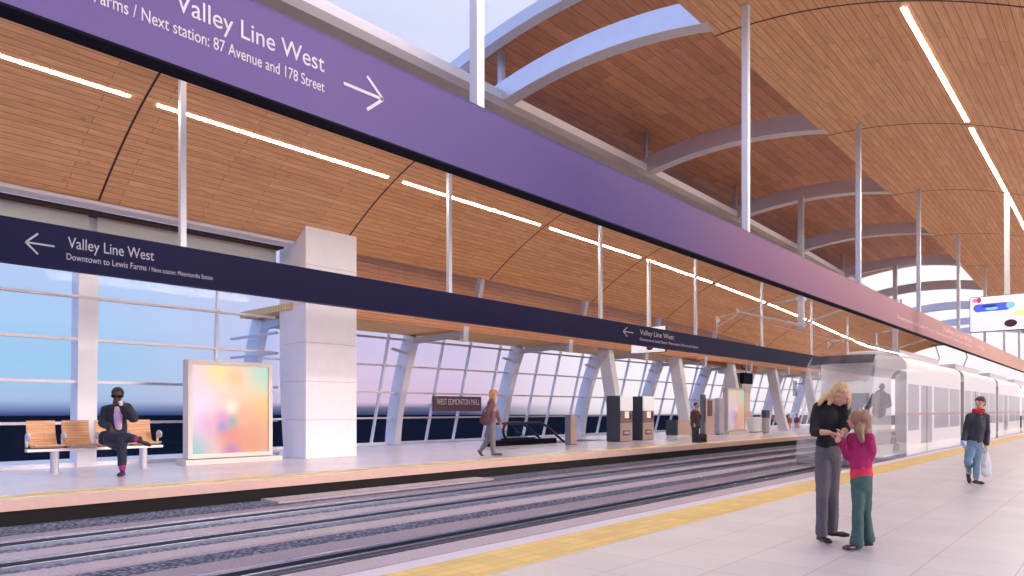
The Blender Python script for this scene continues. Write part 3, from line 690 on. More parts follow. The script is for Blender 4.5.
# ---------------------------------------------------------------- escalator
t = thing('escalator', (-19.6, 24, 0), 'escalator with black handrails going down through the far platform', 'escalator')
sl = math.tan(math.radians(30))
for X, ya in ((-19.0, 20.3), (-20.2, 22.5)):
    mb = MB(); pts = []
    for i in range(9):
        a = PI*1.35-(PI*.85)*i/8; pts.append((X, ya+.36*math.cos(a), .54+.36*math.sin(a)))
    pts += [(X, 22.9, .9), (X, 23.15, .90), (X, 23.35, .87), (X, 23.6, .76)]
    pts += [(X, 23.6+d, .76-d*sl) for d in (.5, 1.2, 2.2, 3.4)]
    mb.tube(pts, .055, 10); mb.build('handrail', RUBBER, t, smooth=True)
    mb = MB(); mb.hexa([(X-.015, ya, .1), (X+.015, ya, .1), (X+.015, 27, -2.1), (X-.015, 27, -2.1), (X-.015, ya, .85), (X+.015, ya, .85), (X+.015, 27, -1.3), (X-.015, 27, -1.3)])
    mb.build('balustrade_glass', glass_mat('escalator_glass', (.75, .8, .85)), t)
    mb = MB(); mb.box(X-.12, X+.12, ya-.4, 24.2, .0, .22); mb.build('skirt', BLK, t, bevel=.01)
mb = MB(); mb.box(-19.13, -20.07, 22.1, 23.2, -.05, .004); mb.build('comb_plate', STEEL, t)
mb = MB()
for i in range(11): mb.box(-19.13, -20.07, 23.2+.4*i, 23.62+.4*i, -.30-.22*i, -.04-.22*i)
mb.build('steps', GREYD, t)

# ---------------------------------------------------------------- overhead line supports
def ocs(Y, label, s=1):
    X = -9.07; zt = zarch(X)+.03-D(Y); t = thing('overhead_line_support', (X, Y, 4.5), label, 'overhead line support', 'overhead line supports')
    mb = MB(); mb.box(X-.09, X+.09, Y-.09, Y+.09, 4.5, zt); mb.build('drop_post', STEEL_D, t)
    mb = MB()
    for z in (4.62, 5.55): mb.box(X-.14, X+.14, Y-.14, Y+.14, z-.06, z+.06)
    mb.box(X-.11, X+.11, Y-.04, Y+.04, 4.45, 5.7); mb.build('clamp', STEEL, t)
    for d in (-1, 1):
        mb = MB(); mb.tube([(X+d*.14, Y, 5.58), (X+d*3.3, Y, 5.15)], .018, 8); mb.build('top_tube', STEEL, t, smooth=True)
        mb = MB(); mb.tube([(X+d*.14, Y, 4.62), (X+d*1.1, Y, 4.92), (X+d*2.3, Y, 5.26)], .038, 8); mb.build('cantilever_tube', STEEL, t, smooth=True)
        mb = MB()
        for (xx, zz, dx, dz) in ((.2, 4.64, .3, .1), (.25, 5.56, .3, -.04), (2.35, 5.28, .12, .12), (3.2, 5.1, .05, -.15)):
            p = Vector((X+d*xx, Y, zz)); q = p+Vector((d*dx, 0, dz)); mb.tube([p+(q-p)*j/8 for j in range(9)], [.03 if j % 2 else .055 for j in range(9)], 8)
        mb.build('insulator', STEEL_W, t, smooth=True)
        mb = MB(); mb.tube([(X+d*3.3, Y, 5.2), (X+d*3.3, Y, 4.55)], .03, 8); mb.tube([(X+d*3.25, Y, 4.8), (X+d*2.6, Y, 5.1), (X+d*2.45, Y, 5.2)], .022, 8); mb.build('registration_arm', STEEL, t, smooth=True)
ocs(BAY(3)-.4, 'steel overhead line support hanging from an arch beam, the nearer one')
ocs(BAY(5)-.45, 'steel overhead line support hanging farther along above the train roof')
for X, l in ((-10.5, 'far'), (-7.0, 'near')):
    mb = MB(); mb.tube([(X, 24, 4.78), (X, 74, 4.78)], .012, 6); tag(mb.build('contact_wire', STEEL_D), f'thin overhead contact wire above the {l} track', 'wire')

# ---------------------------------------------------------------- light rail train (see-through white)
GB = ghost_mat('train_white', (.92, .92, .97), .20, .35); GB2 = ghost_mat('train_white_side', (1, .99, 1), .68, .3)
GW = ghost_mat('train_window', (.26, .26, .34), .42, .15); GWS = ghost_mat('train_windscreen', (.62, .64, .74), .20, .12)
GD = ghost_mat('train_dark', (.12, .12, .18), .45, .5); GR = ghost_mat('train_red', (.75, .45, .42), .5, .4)
t = thing('light_rail_train', (-6.68, 45, Z0), 'see-through white light rail train standing at the near platform', 'train')
TX0, TX1 = -8.0, -5.36; YN = 21.5
def tsec(y, inset, z0, z1, drop=0):
    a, b = TX0+inset, TX1-inset; r = .35; zt = z1-drop
    pts = [(a, z0), (a, zt-r)]+[(a+r-r*math.cos(q*PI/8), zt-r+r*math.sin(q*PI/8)) for q in range(1, 5)]
    pts += [(b-r+r*math.sin(q*PI/8), zt-r+r*math.cos(q*PI/8)) for q in range(0, 4)]+[(b, zt-r), (b, z0)]
    return [(p[0], y, p[1]) for p in pts]
def tsec_nose(f):
    """f 0..1 from the tip of the nose back to full section"""
    out = []
    base = tsec(0, 0, Z0+.28, 3.22)
    for (x, _, z) in base:
        s = (z-(Z0+.28))/(3.22-Z0-.28)
        # slanted front: the top lies farther back
        back = 2.3*max(0, s-.22)**1.4+.10*(1-s)
        y = YN+back+f*(3.6-back) if f < 1 else YN+3.6
        k = .74+.26*min(1, f*1.5)**.55
        out.append((-6.68+(x+6.68)*k, y, z))
    return out
mb = MB(); rings = [tsec_nose(f) for f in (0, .12, .3, .6, 1.0)]
mb.loft(rings, 0, caps=False)
mb.build('nose_shell', GB, t, smooth=False)
# front mask below the windscreen and the windscreen itself
r0 = rings[0]
mb = MB(); lo = [p for p in r0 if p[2] < 1.0]
fy = lambda z: YN+2.3*max(0, (z-(Z0+.28))/(3.22-Z0-.28)-.22)**1.4+.10*(1-(z-(Z0+.28))/(3.22-Z0-.28))-.01
def front(z0, z1, xa, xb, m, nm, n=8, bul=.22):
    mb = MB(); 
    for i in range(n):
        for j in range(6):
            za, zb = z0+(z1-z0)*i/n, z0+(z1-z0)*(i+1)/n; u0, u1 = j/6, (j+1)/6
            def P(u, z): x = xa+(xb-xa)*u; return (x, fy(z)-bul*(1-(2*u-1)**2), z)
            mb.quad([P(u0, za), P(u1, za), P(u1, zb), P(u0, zb)])
    return mb.build(nm, m, t, smooth=True, fix=False)
front(Z0+.28, .95, -7.60, -5.76, GB, 'front_mask'); front(.97, 2.85, -7.60, -5.76, GWS, 'windscreen'); front(2.87, 3.15, -7.6, -5.76, ghost_mat('display_dark', (.06, .06, .10), .8, .3), 'destination_display', n=2)
front(.78, .9, -7.7, -5.66, GB2, 'front_trim_line', n=1, bul=.24)
for x in (-7.35, -6.0):
    mb = MB(); mb.ellip((x, fy(.55)-.13, .5), (.11, .05, .06)); mb.build('headlight', GB, t, smooth=True)
front(Z0+.20, Z0+.50, -7.6, -5.76, GD, 'bumper', n=2, bul=.3)
mb = MB(); mb.tube([(-7.8, YN+1.6, 2.3), (-8.08, YN+1.35, 2.3)], .02, 8); mb.box(-8.14, -8.02, YN+1.3, YN+1.36, 1.9, 2.4); mb.build('mirror', GD, t)
# cab interior: seat, console, driver figure comes later
mb = MB(); mb.box(-7.3, -6.1, YN+1.2, YN+1.65, .6, 1.15); mb.build('cab_console', GD, t)
mb = MB(); mb.box(-6.9, -6.3, YN+2.9, YN+3.05, .9, 2.0); mb.box(-6.9, -6.3, YN+2.5, YN+3.0, .75, .9); mb.build('driver_seat', GD, t, bevel=.04)
YE = 68.0
def side_shell(ya, yb, nm='car_body'):
    mb = MB(); a = tsec(ya, 0, Z0+.28, 3.22); b = tsec(yb, 0, Z0+.28, 3.22); mb.loft([a, b], 0, caps=False); mb.build(nm, GB2, t)
cars = [(YN+3.6, 34.6), (35.4, 45.0), (45.8, 56.0), (56.8, YE)]
for a, b in cars: side_shell(a, b)
for (a, b), (c, d) in zip(cars[:-1], cars[1:]):
    mb = MB(); mb.box(TX0+.15, TX1-.12, b, c, Z0+.4, 3.0); mb.build('gangway_bellows', ghost_mat('bellows', (.45, .45, .5), .5), t)
for a, b in cars:
    L = b-a
    mb = MB(); mb.box(TX1+.004, TX1-.02, a+L*.22, a+L*.22+1.7, -.02, 2.3); mb.build('door', GW, t)
    mb = MB(); mb.box(TX1+.012, TX1+.004, a+L*.22+.83, a+L*.22+.87, -.02, 2.3); mb.build('door_seam', GD, t)
    for (u, v) in ((.02, .18), (.44, .72), (.75, .97)):
        mb = MB(); mb.box(TX1+.005, TX1-.02, a+L*u, a+L*v, .78, 2.3); mb.build('side_window', GW, t)
    mb = MB(); mb.box(TX1+.007, TX1+.001, a+.1, b-.1, 1.28, 1.36); mb.build('side_stripe', GR, t)
    mb = MB(); mb.box(TX1+.006, TX1-.02, a+.05, b-.05, -.14, .30); mb.build('skirt_panel', GB2, t)
    mb = MB(); mb.box(-7.6, -5.9, a+1.6, b-1.4, 3.2, 3.55); mb.build('roof_equipment', GB2, t, bevel=.08)
    for y in (a+1.8, b-1.8):
        for X in (-7.5, -6.07):
            mb = MB(); n = 20; mb.tube([(X-.05, y, Z0+.45), (X+.05, y, Z0+.45)], .29, n); mb.build('wheel', GD, t)
mb = MB(); mb.box(-7.7, -5.7, YN+2.2, YE, -.02, .02); mb.build('interior_floor', GB2, t)
mb = MB(); mb.tube([(-7.3, 40, 3.5), (-7.3, 41.2, 4.1), (-7.3, 40.2, 4.7)], .03, 8); mb.tube([(-6.1, 40, 3.5), (-6.1, 41.2, 4.1), (-6.1, 40.2, 4.7)], .03, 8); mb.tube([(-7.5, 40.2, 4.7), (-5.9, 40.2, 4.7)], .03, 8); mb.build('pantograph', GD, t)

# ---------------------------------------------------------------- ground outside and sky
mb = MB(); R = 1300; n = 48
mb.quad([(R*math.cos(2*PI*i/n)-10, R*math.sin(2*PI*i/n)+20, -7.5) for i in range(n)])
structure(mb.build('ground', mat('dusk_ground', (.006, .010, .022), 1, spec=0, var=.3, bscale=.05), fix=False))

w = bpy.data.worlds.new('dusk_sky'); scene.world = w; w.use_nodes = True; nt = w.node_tree; L = nt.links.new
bg = nt.nodes['Background']
tc = nt.nodes.new('ShaderNodeTexCoord'); sp = nt.nodes.new('ShaderNodeSeparateXYZ'); L(tc.outputs['Generated'], sp.inputs[0])
def ramp(stops):
    r = nt.nodes.new('ShaderNodeValToRGB'); e = r.color_ramp.elements
    while len(e) > 1: e.remove(e[-1])
    e[0].position = stops[0][0]; e[0].color = (*lin(stops[0][1]), 1)
    for p, c in stops[1:]:
        q = e.new(p); q.color = (*lin(c), 1)
    return r
# elevation: z -0.2..0.8 -> 0..1
mr = nt.nodes.new('ShaderNodeMapRange'); mr.inputs['From Min'].default_value = -.2; mr.inputs['From Max'].default_value = .8; L(sp.outputs['Z'], mr.inputs['Value'])
e = lambda z: (z+.2)
r1 = ramp([(0, (8, 12, 30)), (e(-.015), (18, 26, 60)), (e(-.006), (52, 70, 125)), (e(0.0), (110, 128, 175)), (e(.012), (165, 190, 222)), (e(.05), (160, 204, 238)), (e(.12), (172, 204, 242)), (e(.22), (198, 208, 245)), (e(.5), (224, 229, 253))])
r2 = ramp([(0, (8, 12, 30)), (e(-.015), (20, 28, 55)), (e(-.006), (60, 68, 105)), (e(.003), (112, 108, 142)), (e(.010), (215, 185, 210)), (e(.05), (222, 198, 226)), (e(.12), (205, 198, 232)), (e(.25), (200, 206, 240)), (e(.6), (222, 226, 250))])
r3 = ramp([(0, (60, 60, 80)), (e(-.02), (150, 145, 170)), (e(.0), (250, 238, 242)), (e(.1), (255, 252, 255)), (e(.3), (248, 248, 255)), (e(.6), (228, 230, 250))])
for r in (r1, r2, r3): L(mr.outputs['Result'], r.inputs['Fac'])
def rng(a, b):
    q = nt.nodes.new('ShaderNodeMapRange'); q.interpolation_type = 'SMOOTHSTEP'; q.inputs['From Min'].default_value = a; q.inputs['From Max'].default_value = b; L(sp.outputs['Y'], q.inputs['Value']); return q
q1, q2 = rng(.25, .62), rng(.68, .87)
m1 = nt.nodes.new('ShaderNodeMix'); m1.data_type = 'RGBA'; L(q1.outputs[0], m1.inputs['Factor']); L(r1.outputs[0], m1.inputs['A']); L(r2.outputs[0], m1.inputs['B'])
m2 = nt.nodes.new('ShaderNodeMix'); m2.data_type = 'RGBA'; L(q2.outputs[0], m2.inputs['Factor']); L(m1.outputs['Result'], m2.inputs['A']); L(r3.outputs[0], m2.inputs['B'])
no = nt.nodes.new('ShaderNodeTexNoise'); no.inputs['Scale'].default_value = 2.2; no.inputs['Detail'].default_value = 5
mp = nt.nodes.new('ShaderNodeMapping'); mp.inputs['Scale'].default_value = (1, 1, 5); L(tc.outputs['Generated'], mp.inputs['Vector']); L(mp.outputs['Vector'], no.inputs['Vector'])
rr = nt.nodes.new('ShaderNodeValToRGB'); rr.color_ramp.elements[0].position = .35; rr.color_ramp.elements[0].color = (.93, .95, .98, 1); rr.color_ramp.elements[1].position = .7; rr.color_ramp.elements[1].color = (1.06, 1.04, 1.02, 1)
L(no.outputs['Fac'], rr.inputs['Fac'])
m3 = nt.nodes.new('ShaderNodeMix'); m3.data_type = 'RGBA'; m3.blend_type = 'MULTIPLY'; m3.inputs['Factor'].default_value = 1; q0 = rng(-.5, .1); m0 = nt.nodes.new('ShaderNodeMix'); m0.data_type = 'RGBA'; L(q0.outputs[0], m0.inputs['Factor']); m0.inputs['A'].default_value = (.88, 1.0, 1.38, 1); m0.inputs['B'].default_value = (1, 1, 1, 1)
mq = nt.nodes.new('ShaderNodeMix'); mq.data_type = 'RGBA'; mq.blend_type = 'MULTIPLY'; mq.inputs['Factor'].default_value = 1; L(m2.outputs['Result'], mq.inputs['A']); L(m0.outputs['Result'], mq.inputs['B']); L(mq.outputs['Result'], m3.inputs['A']); L(rr.outputs[0], m3.inputs['B'])
L(m3.outputs['Result'], bg.inputs['Color']); bg.inputs['Strength'].default_value = 1.05
sun = bpy.data.lights.new('low_sun', 'SUN'); sun.energy = 3.0; sun.angle = math.radians(20); sun.color = (1, .80, .70)
so = bpy.data.objects.new('low_sun', sun); COL.objects.link(so)
dr = Vector((-.90, -.38, -.11)); so.rotation_euler = dr.to_track_quat('-Z', 'Y').to_euler(); so.location = (20, 20, 15)

#PEOPLE
# ---------------------------------------------------------------- people
RT = Vector((CS, SN, 0)); TW = Vector((SN, -CS, 0)); UP = Vector((0, 0, 1))
class Body:
    def __init__(s): s.mb = MB()
    def limb(s, pts, rs, side=None, flat=1.0, n=14):
        """tapering limb through pts; flat <1 thins it across 'side'"""
        P = [Vector(p) for p in pts]
        side = Vector(side) if side is not None else None
        for i in range(len(P)-1):
            a, b = P[i], P[i+1]; ra, rb = rs[i], rs[i+1]; ax = (b-a)
            if ax.length < 1e-6: continue
            t = ax.normalized(); u = (side if side is not None else t.orthogonal()); u = (u-t*u.dot(t))
            if u.length < 1e-4: u = t.orthogonal()
            u.normalize(); v = t.cross(u); rings = []
            for k in range(6): 
                ph = -PI/2+PI/2*k/5; c = a+t*(ra*.9*math.sin(ph)); r = ra*max(.05, math.cos(ph)); rings.append((c, r))
            for k in range(6):
                ph = PI/2*k/5; c = b+t*(rb*.9*math.sin(ph)); r = rb*max(.05, math.cos(ph)); rings.append((c, r))
            s.mb.loft([[c+u*(r*math.cos(2*PI*j/n))+v*(r*flat*math.sin(2*PI*j/n)) for j in range(n)] for c, r in rings])
    def ball(s, c, r, basis=None): s.mb.ellip(c, r if isinstance(r, (tuple, list)) else (r, r, r), basis)
    def make(s, name, m, parent, voxel, smooth=4, wrinkle=0, wscale=9, cut=None):
        me = bpy.data.meshes.new('tmp'); me.from_pydata(s.mb.v, [], s.mb.f)
        bm = bmesh.new(); bm.from_mesh(me); bmesh.ops.recalc_face_normals(bm, faces=bm.faces); bm.to_mesh(me); bm.free()
        o = bpy.data.objects.new('tmp', me); COL.objects.link(o)
        r = o.modifiers.new('r', 'REMESH'); r.mode = 'VOXEL'; r.voxel_size = voxel
        sm = o.modifiers.new('s', 'SMOOTH'); sm.iterations = smooth; sm.factor = .5
        bpy.context.view_layer.update()
        m2 = bpy.data.meshes.new_from_object(o.evaluated_get(bpy.context.evaluated_depsgraph_get()))
        bpy.data.objects.remove(o)
        if wrinkle:
            for v in m2.vertices:
                q = v.co*wscale; v.co += v.normal*(noise.noise(Vector((q.x, q.y, q.z*.6)))+.5*noise.noise(q*2.3))*wrinkle
        if cut is not None:
            bm = bmesh.new(); bm.from_mesh(m2)
            for (pc, pn) in cut:
                bmesh.ops.bisect_plane(bm, geom=bm.verts[:]+bm.edges[:]+bm.faces[:], plane_co=pc, plane_no=pn, clear_outer=True)
            bm.to_mesh(m2); bm.free()
        m2.materials.clear(); m2.materials.append(m)
        for p in m2.polygons: p.use_smooth = True
        m2.name = name
        return link(name, m2, parent)
def basis(face, up=UP):
    f = Vector(face).normalized(); u = (Vector(up)-f*Vector(up).dot(f)).normalized(); r = f.cross(u)
    return r, f, u          # right-hand, forward, up of a head or hand
SKIN = mat('skin_fair', lin((214, 160, 135)), .55); SKIND = mat('skin_dark', lin((84, 54, 42)), .5)
EYEM = mat('eye_dark', (.03, .02, .02), .3); LIPM = mat('lips', lin((170, 90, 85)), .5)
def hair_mat(n, c):
    m = mat(n, c, .45, var=.45, bscale=25, bump=.5)
    for nd in m.node_tree.nodes:
        if nd.type == 'TEX_NOISE':
            mp = m.node_tree.nodes.new('ShaderNodeMapping'); mp.inputs['Scale'].default_value = (3, 3, .35)
            tcn = [q for q in m.node_tree.nodes if q.type == 'TEX_COORD'][0]
            m.node_tree.links.new(tcn.outputs['Object'], mp.inputs['Vector']); m.node_tree.links.new(mp.outputs['Vector'], nd.inputs['Vector'])
    return m
BLOND = hair_mat('hair_blond', lin((200, 160, 115))); BLOND2 = hair_mat('hair_light_brown', lin((148, 108, 84))); BROWNH = hair_mat('hair_brown', lin((80, 55, 45))); BLACKH = hair_mat('hair_black', (.015, .012, .012))
def head(B, c, face, s, up=UP):
    """skull, jaw, nose, ears on body B; c = head centre; s = head height"""
    r, f, u = basis(face, up); c = Vector(c); bs = (r, f, u)
    B.ball(c+u*.08*s, (.33*s, .40*s, .40*s), bs); B.ball(c+f*.07*s-u*.16*s, (.26*s, .30*s, .30*s), bs)
    B.ball(c+f*.20*s-u*.36*s, (.13*s, .13*s, .11*s), bs)
    B.limb([c+f*.36*s+u*.06*s, c+f*.45*s-u*.10*s], [.035*s, .06*s]); B.ball(c+f*.36*s-u*.23*s, (.10*s, .05*s, .05*s), bs)
    B.ball(c+f*.35*s+u*.1*s, (.22*s, .05*s, .04*s), bs)
    for q in (-1, 1): B.ball(c+r*q*.335*s-f*.02*s-u*.03*s, (.04*s, .08*s, .12*s), bs)
def face_parts(t, c, face, s, up=UP, glasses=False):
    r, f, u = basis(face, up); c = Vector(c); bs = (r, f, u)
    if not glasses:
        for q in (-1, 1):
            mb = MB(); mb.ellip(c+r*q*.145*s+f*.365*s+u*.02*s, (.055*s, .03*s, .028*s), bs); mb.build('eye', EYEM, t, smooth=True)
    mb = MB(); mb.ellip(c+f*.40*s-u*.23*s, (.09*s, .03*s, .025*s), bs); mb.build('mouth', LIPM, t, smooth=True)
def hand(B, w, d, palm, s, curl=.5, thumb=1, spread=.25):
    """five fingered hand from wrist w along d; palm normal; s = hand length"""
    d = Vector(d).normalized(); n = Vector(palm); n = (n-d*n.dot(d)).normalized(); r = d.cross(n); w = Vector(w)
    B.limb([w-d*.08*s, w+d*.2*s, w+d*.46*s], [.13*s, .19*s, .20*s], side=r, flat=.42)
    for i, L in enumerate((.40, .47, .44, .34)):
        o = w+d*.48*s+r*(i-1.5)*.115*s*thumb; dd = d+r*(i-1.5)*.08*spread*thumb; a1 = curl*.8; 
        p1 = o+(dd*math.cos(a1*.4)+n*math.sin(a1*.4)).normalized()*L*.45*s
        p2 = p1+(dd*math.cos(a1)+n*math.sin(a1)).normalized()*L*.32*s
        p3 = p2+(dd*math.cos(a1*1.7)+n*math.sin(a1*1.7)).normalized()*L*.26*s
        B.limb([o, p1, p2, p3], [.055*s, .052*s, .047*s, .040*s], n=8)
    o = w+d*.14*s-r*.15*s*thumb; p1 = o+(d*.7-r*thumb*.6+n*.3).normalized()*.24*s; p2 = p1+(d*.9-r*thumb*.1+n*.4).normalized()*.2*s
    B.limb([o, p1, p2], [.07*s, .06*s, .05*s], n=8)
def shoe(t, ankle, toe_dir, s, m, heel=.3, name='shoe', voxel=None, pitch=None):
    d = Vector(toe_dir).normalized(); a = Vector(ankle); u = Vector(pitch).normalized() if pitch is not None else UP
    B = Body(); sd = d.cross(u)
    s *= .84; g = a-u*.07*s
    B.limb([g-d*.22*s+u*.0*s, g+d*.2*s, g+d*.55*s], [.155*s, .16*s, .19*s], side=sd, flat=.8)
    B.limb([g+d*.5*s, g+d*.72*s-u*.01*s], [.19*s, .15*s], side=sd, flat=.7)
    B.limb([a+u*.12*s-d*.02*s, g+d*.05*s], [.15*s, .17*s])
    return B.make(name, m, t, voxel or .012*s/.27, smooth=3)

def px(cx, cy, d0, v=0.0): return at(cx, cy, d0-v)

# --- mother ---------------------------------------------------
def woman_front():
    d = 7.58; s = d/F; t = thing('person', at(828, 541, d), 'woman in a black sweater and grey trousers looking down at the girl', 'person')
    P = lambda x, y, v=0.0: at(x, y, d-v)
    fw = (RT*.75+TW*.62+UP*-.75); upv = (UP*.75+RT*.45+TW*.3)
    hc = P(841, 395, .16)
    B = Body(); hs = .23
    head(B, hc, fw, hs, upv)
    neck = P(832, 404, .03)
    B.limb([neck, P(838, 399, .10)], [.055, .055])
    sL, sR = P(819, 407, .0), P(843, 407, .08)
    chest = P(830, 416, .04); waist = P(829, 438, .02); hip = P(827.5, 452, 0)
    B.limb([P(830, 409, .03), chest, waist, hip], [.11, .135, .11, .12], side=RT, flat=.66)
    eL, wL = P(814.5, 432, .06), P(829, 432.5, .30)
    eR, wR = P(846, 427, .12), P(843.5, 434.5, .32)
    B.limb([sL, eL, wL], [.052, .042, .026]); B.limb([sR, eR, wR], [.05, .042, .026])
    hand(B, wL, RT*.9+TW*.15-UP*.25, -UP+TW*.3, .17, .9, thumb=-1)
    hand(B, wR, -RT*.35+TW*.25-UP*.15, -UP, .16, .9, thumb=1)
    kL, aL = P(822, 497, .06), P(821.5, 535, .0); kR, aR = P(833, 495, .04), P(831, 530, -.1)
    B.limb([P(823, 455, 0), kL, aL], [.07, .048, .036]); B.limb([P(832, 455, 0), kR, aR], [.07, .048, .036])
    B.make('body', SKIN, t, .0075, smooth=3)
    face_parts(t, hc, fw, hs, upv)
    S = Body(); S.limb([P(831, 407.5, .03), P(830, 417, .04), P(829, 434, .02), P(828, 443, .01)], [.11, .14, .118, .128], side=RT, flat=.72)
    S.limb([sL, P(815.5, 420, .02), eL, P(820, 432.5, .16)], [.064, .058, .054, .046]); S.limb([sR, P(845.5, 418, .1), eR, P(845.5, 429, .19)], [.07, .062, .056, .05])
    S.limb([sL, P(831, 404.5, .03), sR], [.05, .06, .05])
    S.make('sweater', mat('black_knit', (.010, .009, .012), .8), t, .012, smooth=5, wrinkle=.006, wscale=14)
    T = Body(); T.limb([P(828, 446, .0), P(828, 454, .0)], [.130, .142], side=RT, flat=.72)
    T.limb([P(823, 458, 0), kL, P(821.5, 534, 0)], [.088, .064, .060]); T.limb([P(832.5, 458, 0), kR, P(832, 529, -.1)], [.088, .062, .060])
    T.make('trousers', mat('grey_trousers', lin((98, 92, 97)), .85, var=.12, bscale=20), t, .012, smooth=4, wrinkle=.008, wscale=11)
    H = Body(); r, f, u = basis(fw, upv)
    H.ball(hc+u*.04-f*.035, (.090, .092, .09), (r, f, u)); H.ball(hc-f*.06-u*.03, (.085, .07, .10), (r, f, u))
    H.limb([hc+u*.06-f*.05, P(834, 391.5, .06), P(827.5, 396, .05), P(821.5, 400.5, .06), P(819, 405, .1)], [.085, .075, .062, .045, .02], side=TW, flat=.6)
    H.limb([hc+u*.06-r*.05, P(833, 397, .13), P(829, 404, .15)], [.05, .042, .02])
    H.limb([hc+u*.05+r*.06, P(849, 395, .15), P(849.5, 402, .2), P(848, 410, .22)], [.036, .024, .02, .008])
    H.make('hair', BLOND, t, .009, smooth=3, wrinkle=.004, wscale=30)
    sm = mat('black_leather_shoe', (.02, .012, .012), .3)
    shoe(t, P(821.5, 537.5, .0), TW*.9+RT*.1, .26, sm); shoe(t, P(831.5, 532, -.1), RT*.8+TW*.5, .26, sm)
    it = MB(); it.box(-.02, .02, -.035, .035, -.004, .004); o = it.build('phone', mat('pale_card', (.7, .7, .72), .4), None); o.location = P(839.5, 433.5, .36); o.rotation_euler = (.5, .3, .6)
    tag(o, 'small pale card held between the woman and the girl', 'card')
woman_front()
# --- girl -----------------------------------------------------
def girl():
    d = 7.22; t = thing('person', at(858, 548, d), 'girl in a magenta sweater and green flared jeans seen from behind', 'person')
    P = lambda x, y, v=0.0: at(x, y, d-v)
    fw = (-RT*.72-TW*.68+UP*.05); B = Body(); hs = .215; hc = P(857.5, 420, 0)
    head(B, hc, fw, hs); B.limb([P(861, 431, 0), P(860, 425, 0)], [.042, .042])
    sL, sR = P(853, 438, -.08), P(868, 438, .05); eL, wL = P(847.5, 456, -.05), P(842, 438.5, .02); eR, wR = P(866, 456, .12), P(852, 462, .2)
    B.limb([P(861, 438, 0), P(861, 452, 0), P(861, 470, 0), P(861, 480, 0)], [.08, .09, .085, .095], side=RT, flat=.75)
    B.limb([sL, eL, wL], [.038, .032, .022]); B.limb([sR, P(869, 456, .06), P(858, 452, -.12)], [.038, .032, .022])
    hand(B, wL, -RT*.2+UP*.9, -RT, .13, .9, thumb=1); hand(B, P(857, 451, -.13), -RT*.6+UP*.6, -TW, .13, .9)
    kL, aL = P(859, 512, .02), P(858, 543, .02); kR, aR = P(866, 512, -.03), P(868.5, 540, -.05)
    B.limb([P(858, 482, 0), kL, aL], [.058, .040, .030]); B.limb([P(865, 482, 0), kR, aR], [.058, .040, .030])
    B.make('body', SKIN, t, .0075, smooth=3); face_parts(t, hc, fw, hs)
    S = Body(); S.limb([P(861, 438, 0), P(861.5, 450, 0), P(861, 467, 0)], [.095, .115, .112], side=RT, flat=.8)
    S.limb([sL, P(850.5, 449, -.06), eL, P(843.5, 446, 0), P(842, 440, .02)], [.062, .055, .052, .044, .038])
    S.limb([sR, P(870.5, 450, .05), P(869, 458, .03), P(860, 455, -.10)], [.062, .056, .052, .045]); S.limb([sL, P(861, 435.5, 0), sR], [.05, .055, .05])
    S.make('sweater', mat('magenta_knit', lin((168, 28, 92)), .85, var=.15, bscale=18), t, .011, smooth=4, wrinkle=.008, wscale=14)
    U = Body(); U.limb([P(861, 466, 0), P(861.5, 476, 0)], [.108, .114], side=RT, flat=.8)
    U.make('shirt_hem', mat('red_shirt', lin((215, 50, 75)), .8), t, .011, smooth=3, wrinkle=.005, wscale=18)
    T = Body(); T.limb([P(861.5, 477, 0), P(861.5, 485, 0)], [.108, .11], side=RT, flat=.85)
    T.limb([P(858, 488, 0), P(858, 512, .02), P(857.5, 530, .02), P(857, 543, .02)], [.072, .054, .058, .070]); T.limb([P(865.5, 488, 0), P(866, 512, -.03), P(867.5, 528, -.05), P(869, 539, -.06)], [.070, .050, .052, .062])
    T.make('jeans', mat('green_denim', lin((72, 98, 92)), .85, var=.2, bscale=16), t, .011, smooth=3, wrinkle=.006, wscale=12)
    H = Body(); r, f, u = basis(fw); H.ball(hc+u*.022-f*.015, (.085, .092, .09), (r, f, u)); H.limb([hc+r*.068+u*.03+f*.03, hc+r*.075-u*.03+f*.0, hc+r*.06-u*.10-f*.01], [.04, .035, .02])
    H.limb([hc-f*.045+u*.03, P(863.5, 428, .0), P(866, 437, .02), P(868, 445, .03)], [.088, .078, .066, .03], side=RT, flat=.85)
    H.limb([hc+r*.05-f*.02, P(859, 430, .09), P(862, 441, .1)], [.05, .048, .025])
    H.limb([hc-r*.05, P(861, 430, -.08)], [.05, .03])
    H.make('hair', BLOND2, t, .009, smooth=3, wrinkle=.004, wscale=32)
    sm = mat('brown_leather_shoe', lin((62, 34, 32)), .35); shoe(t, P(856, 545.5, .03), -RT*.95+TW*.3, .24, sm); shoe(t, P(867, 542.5, -.05), -RT*.6-TW*.1, .22, sm)
girl()
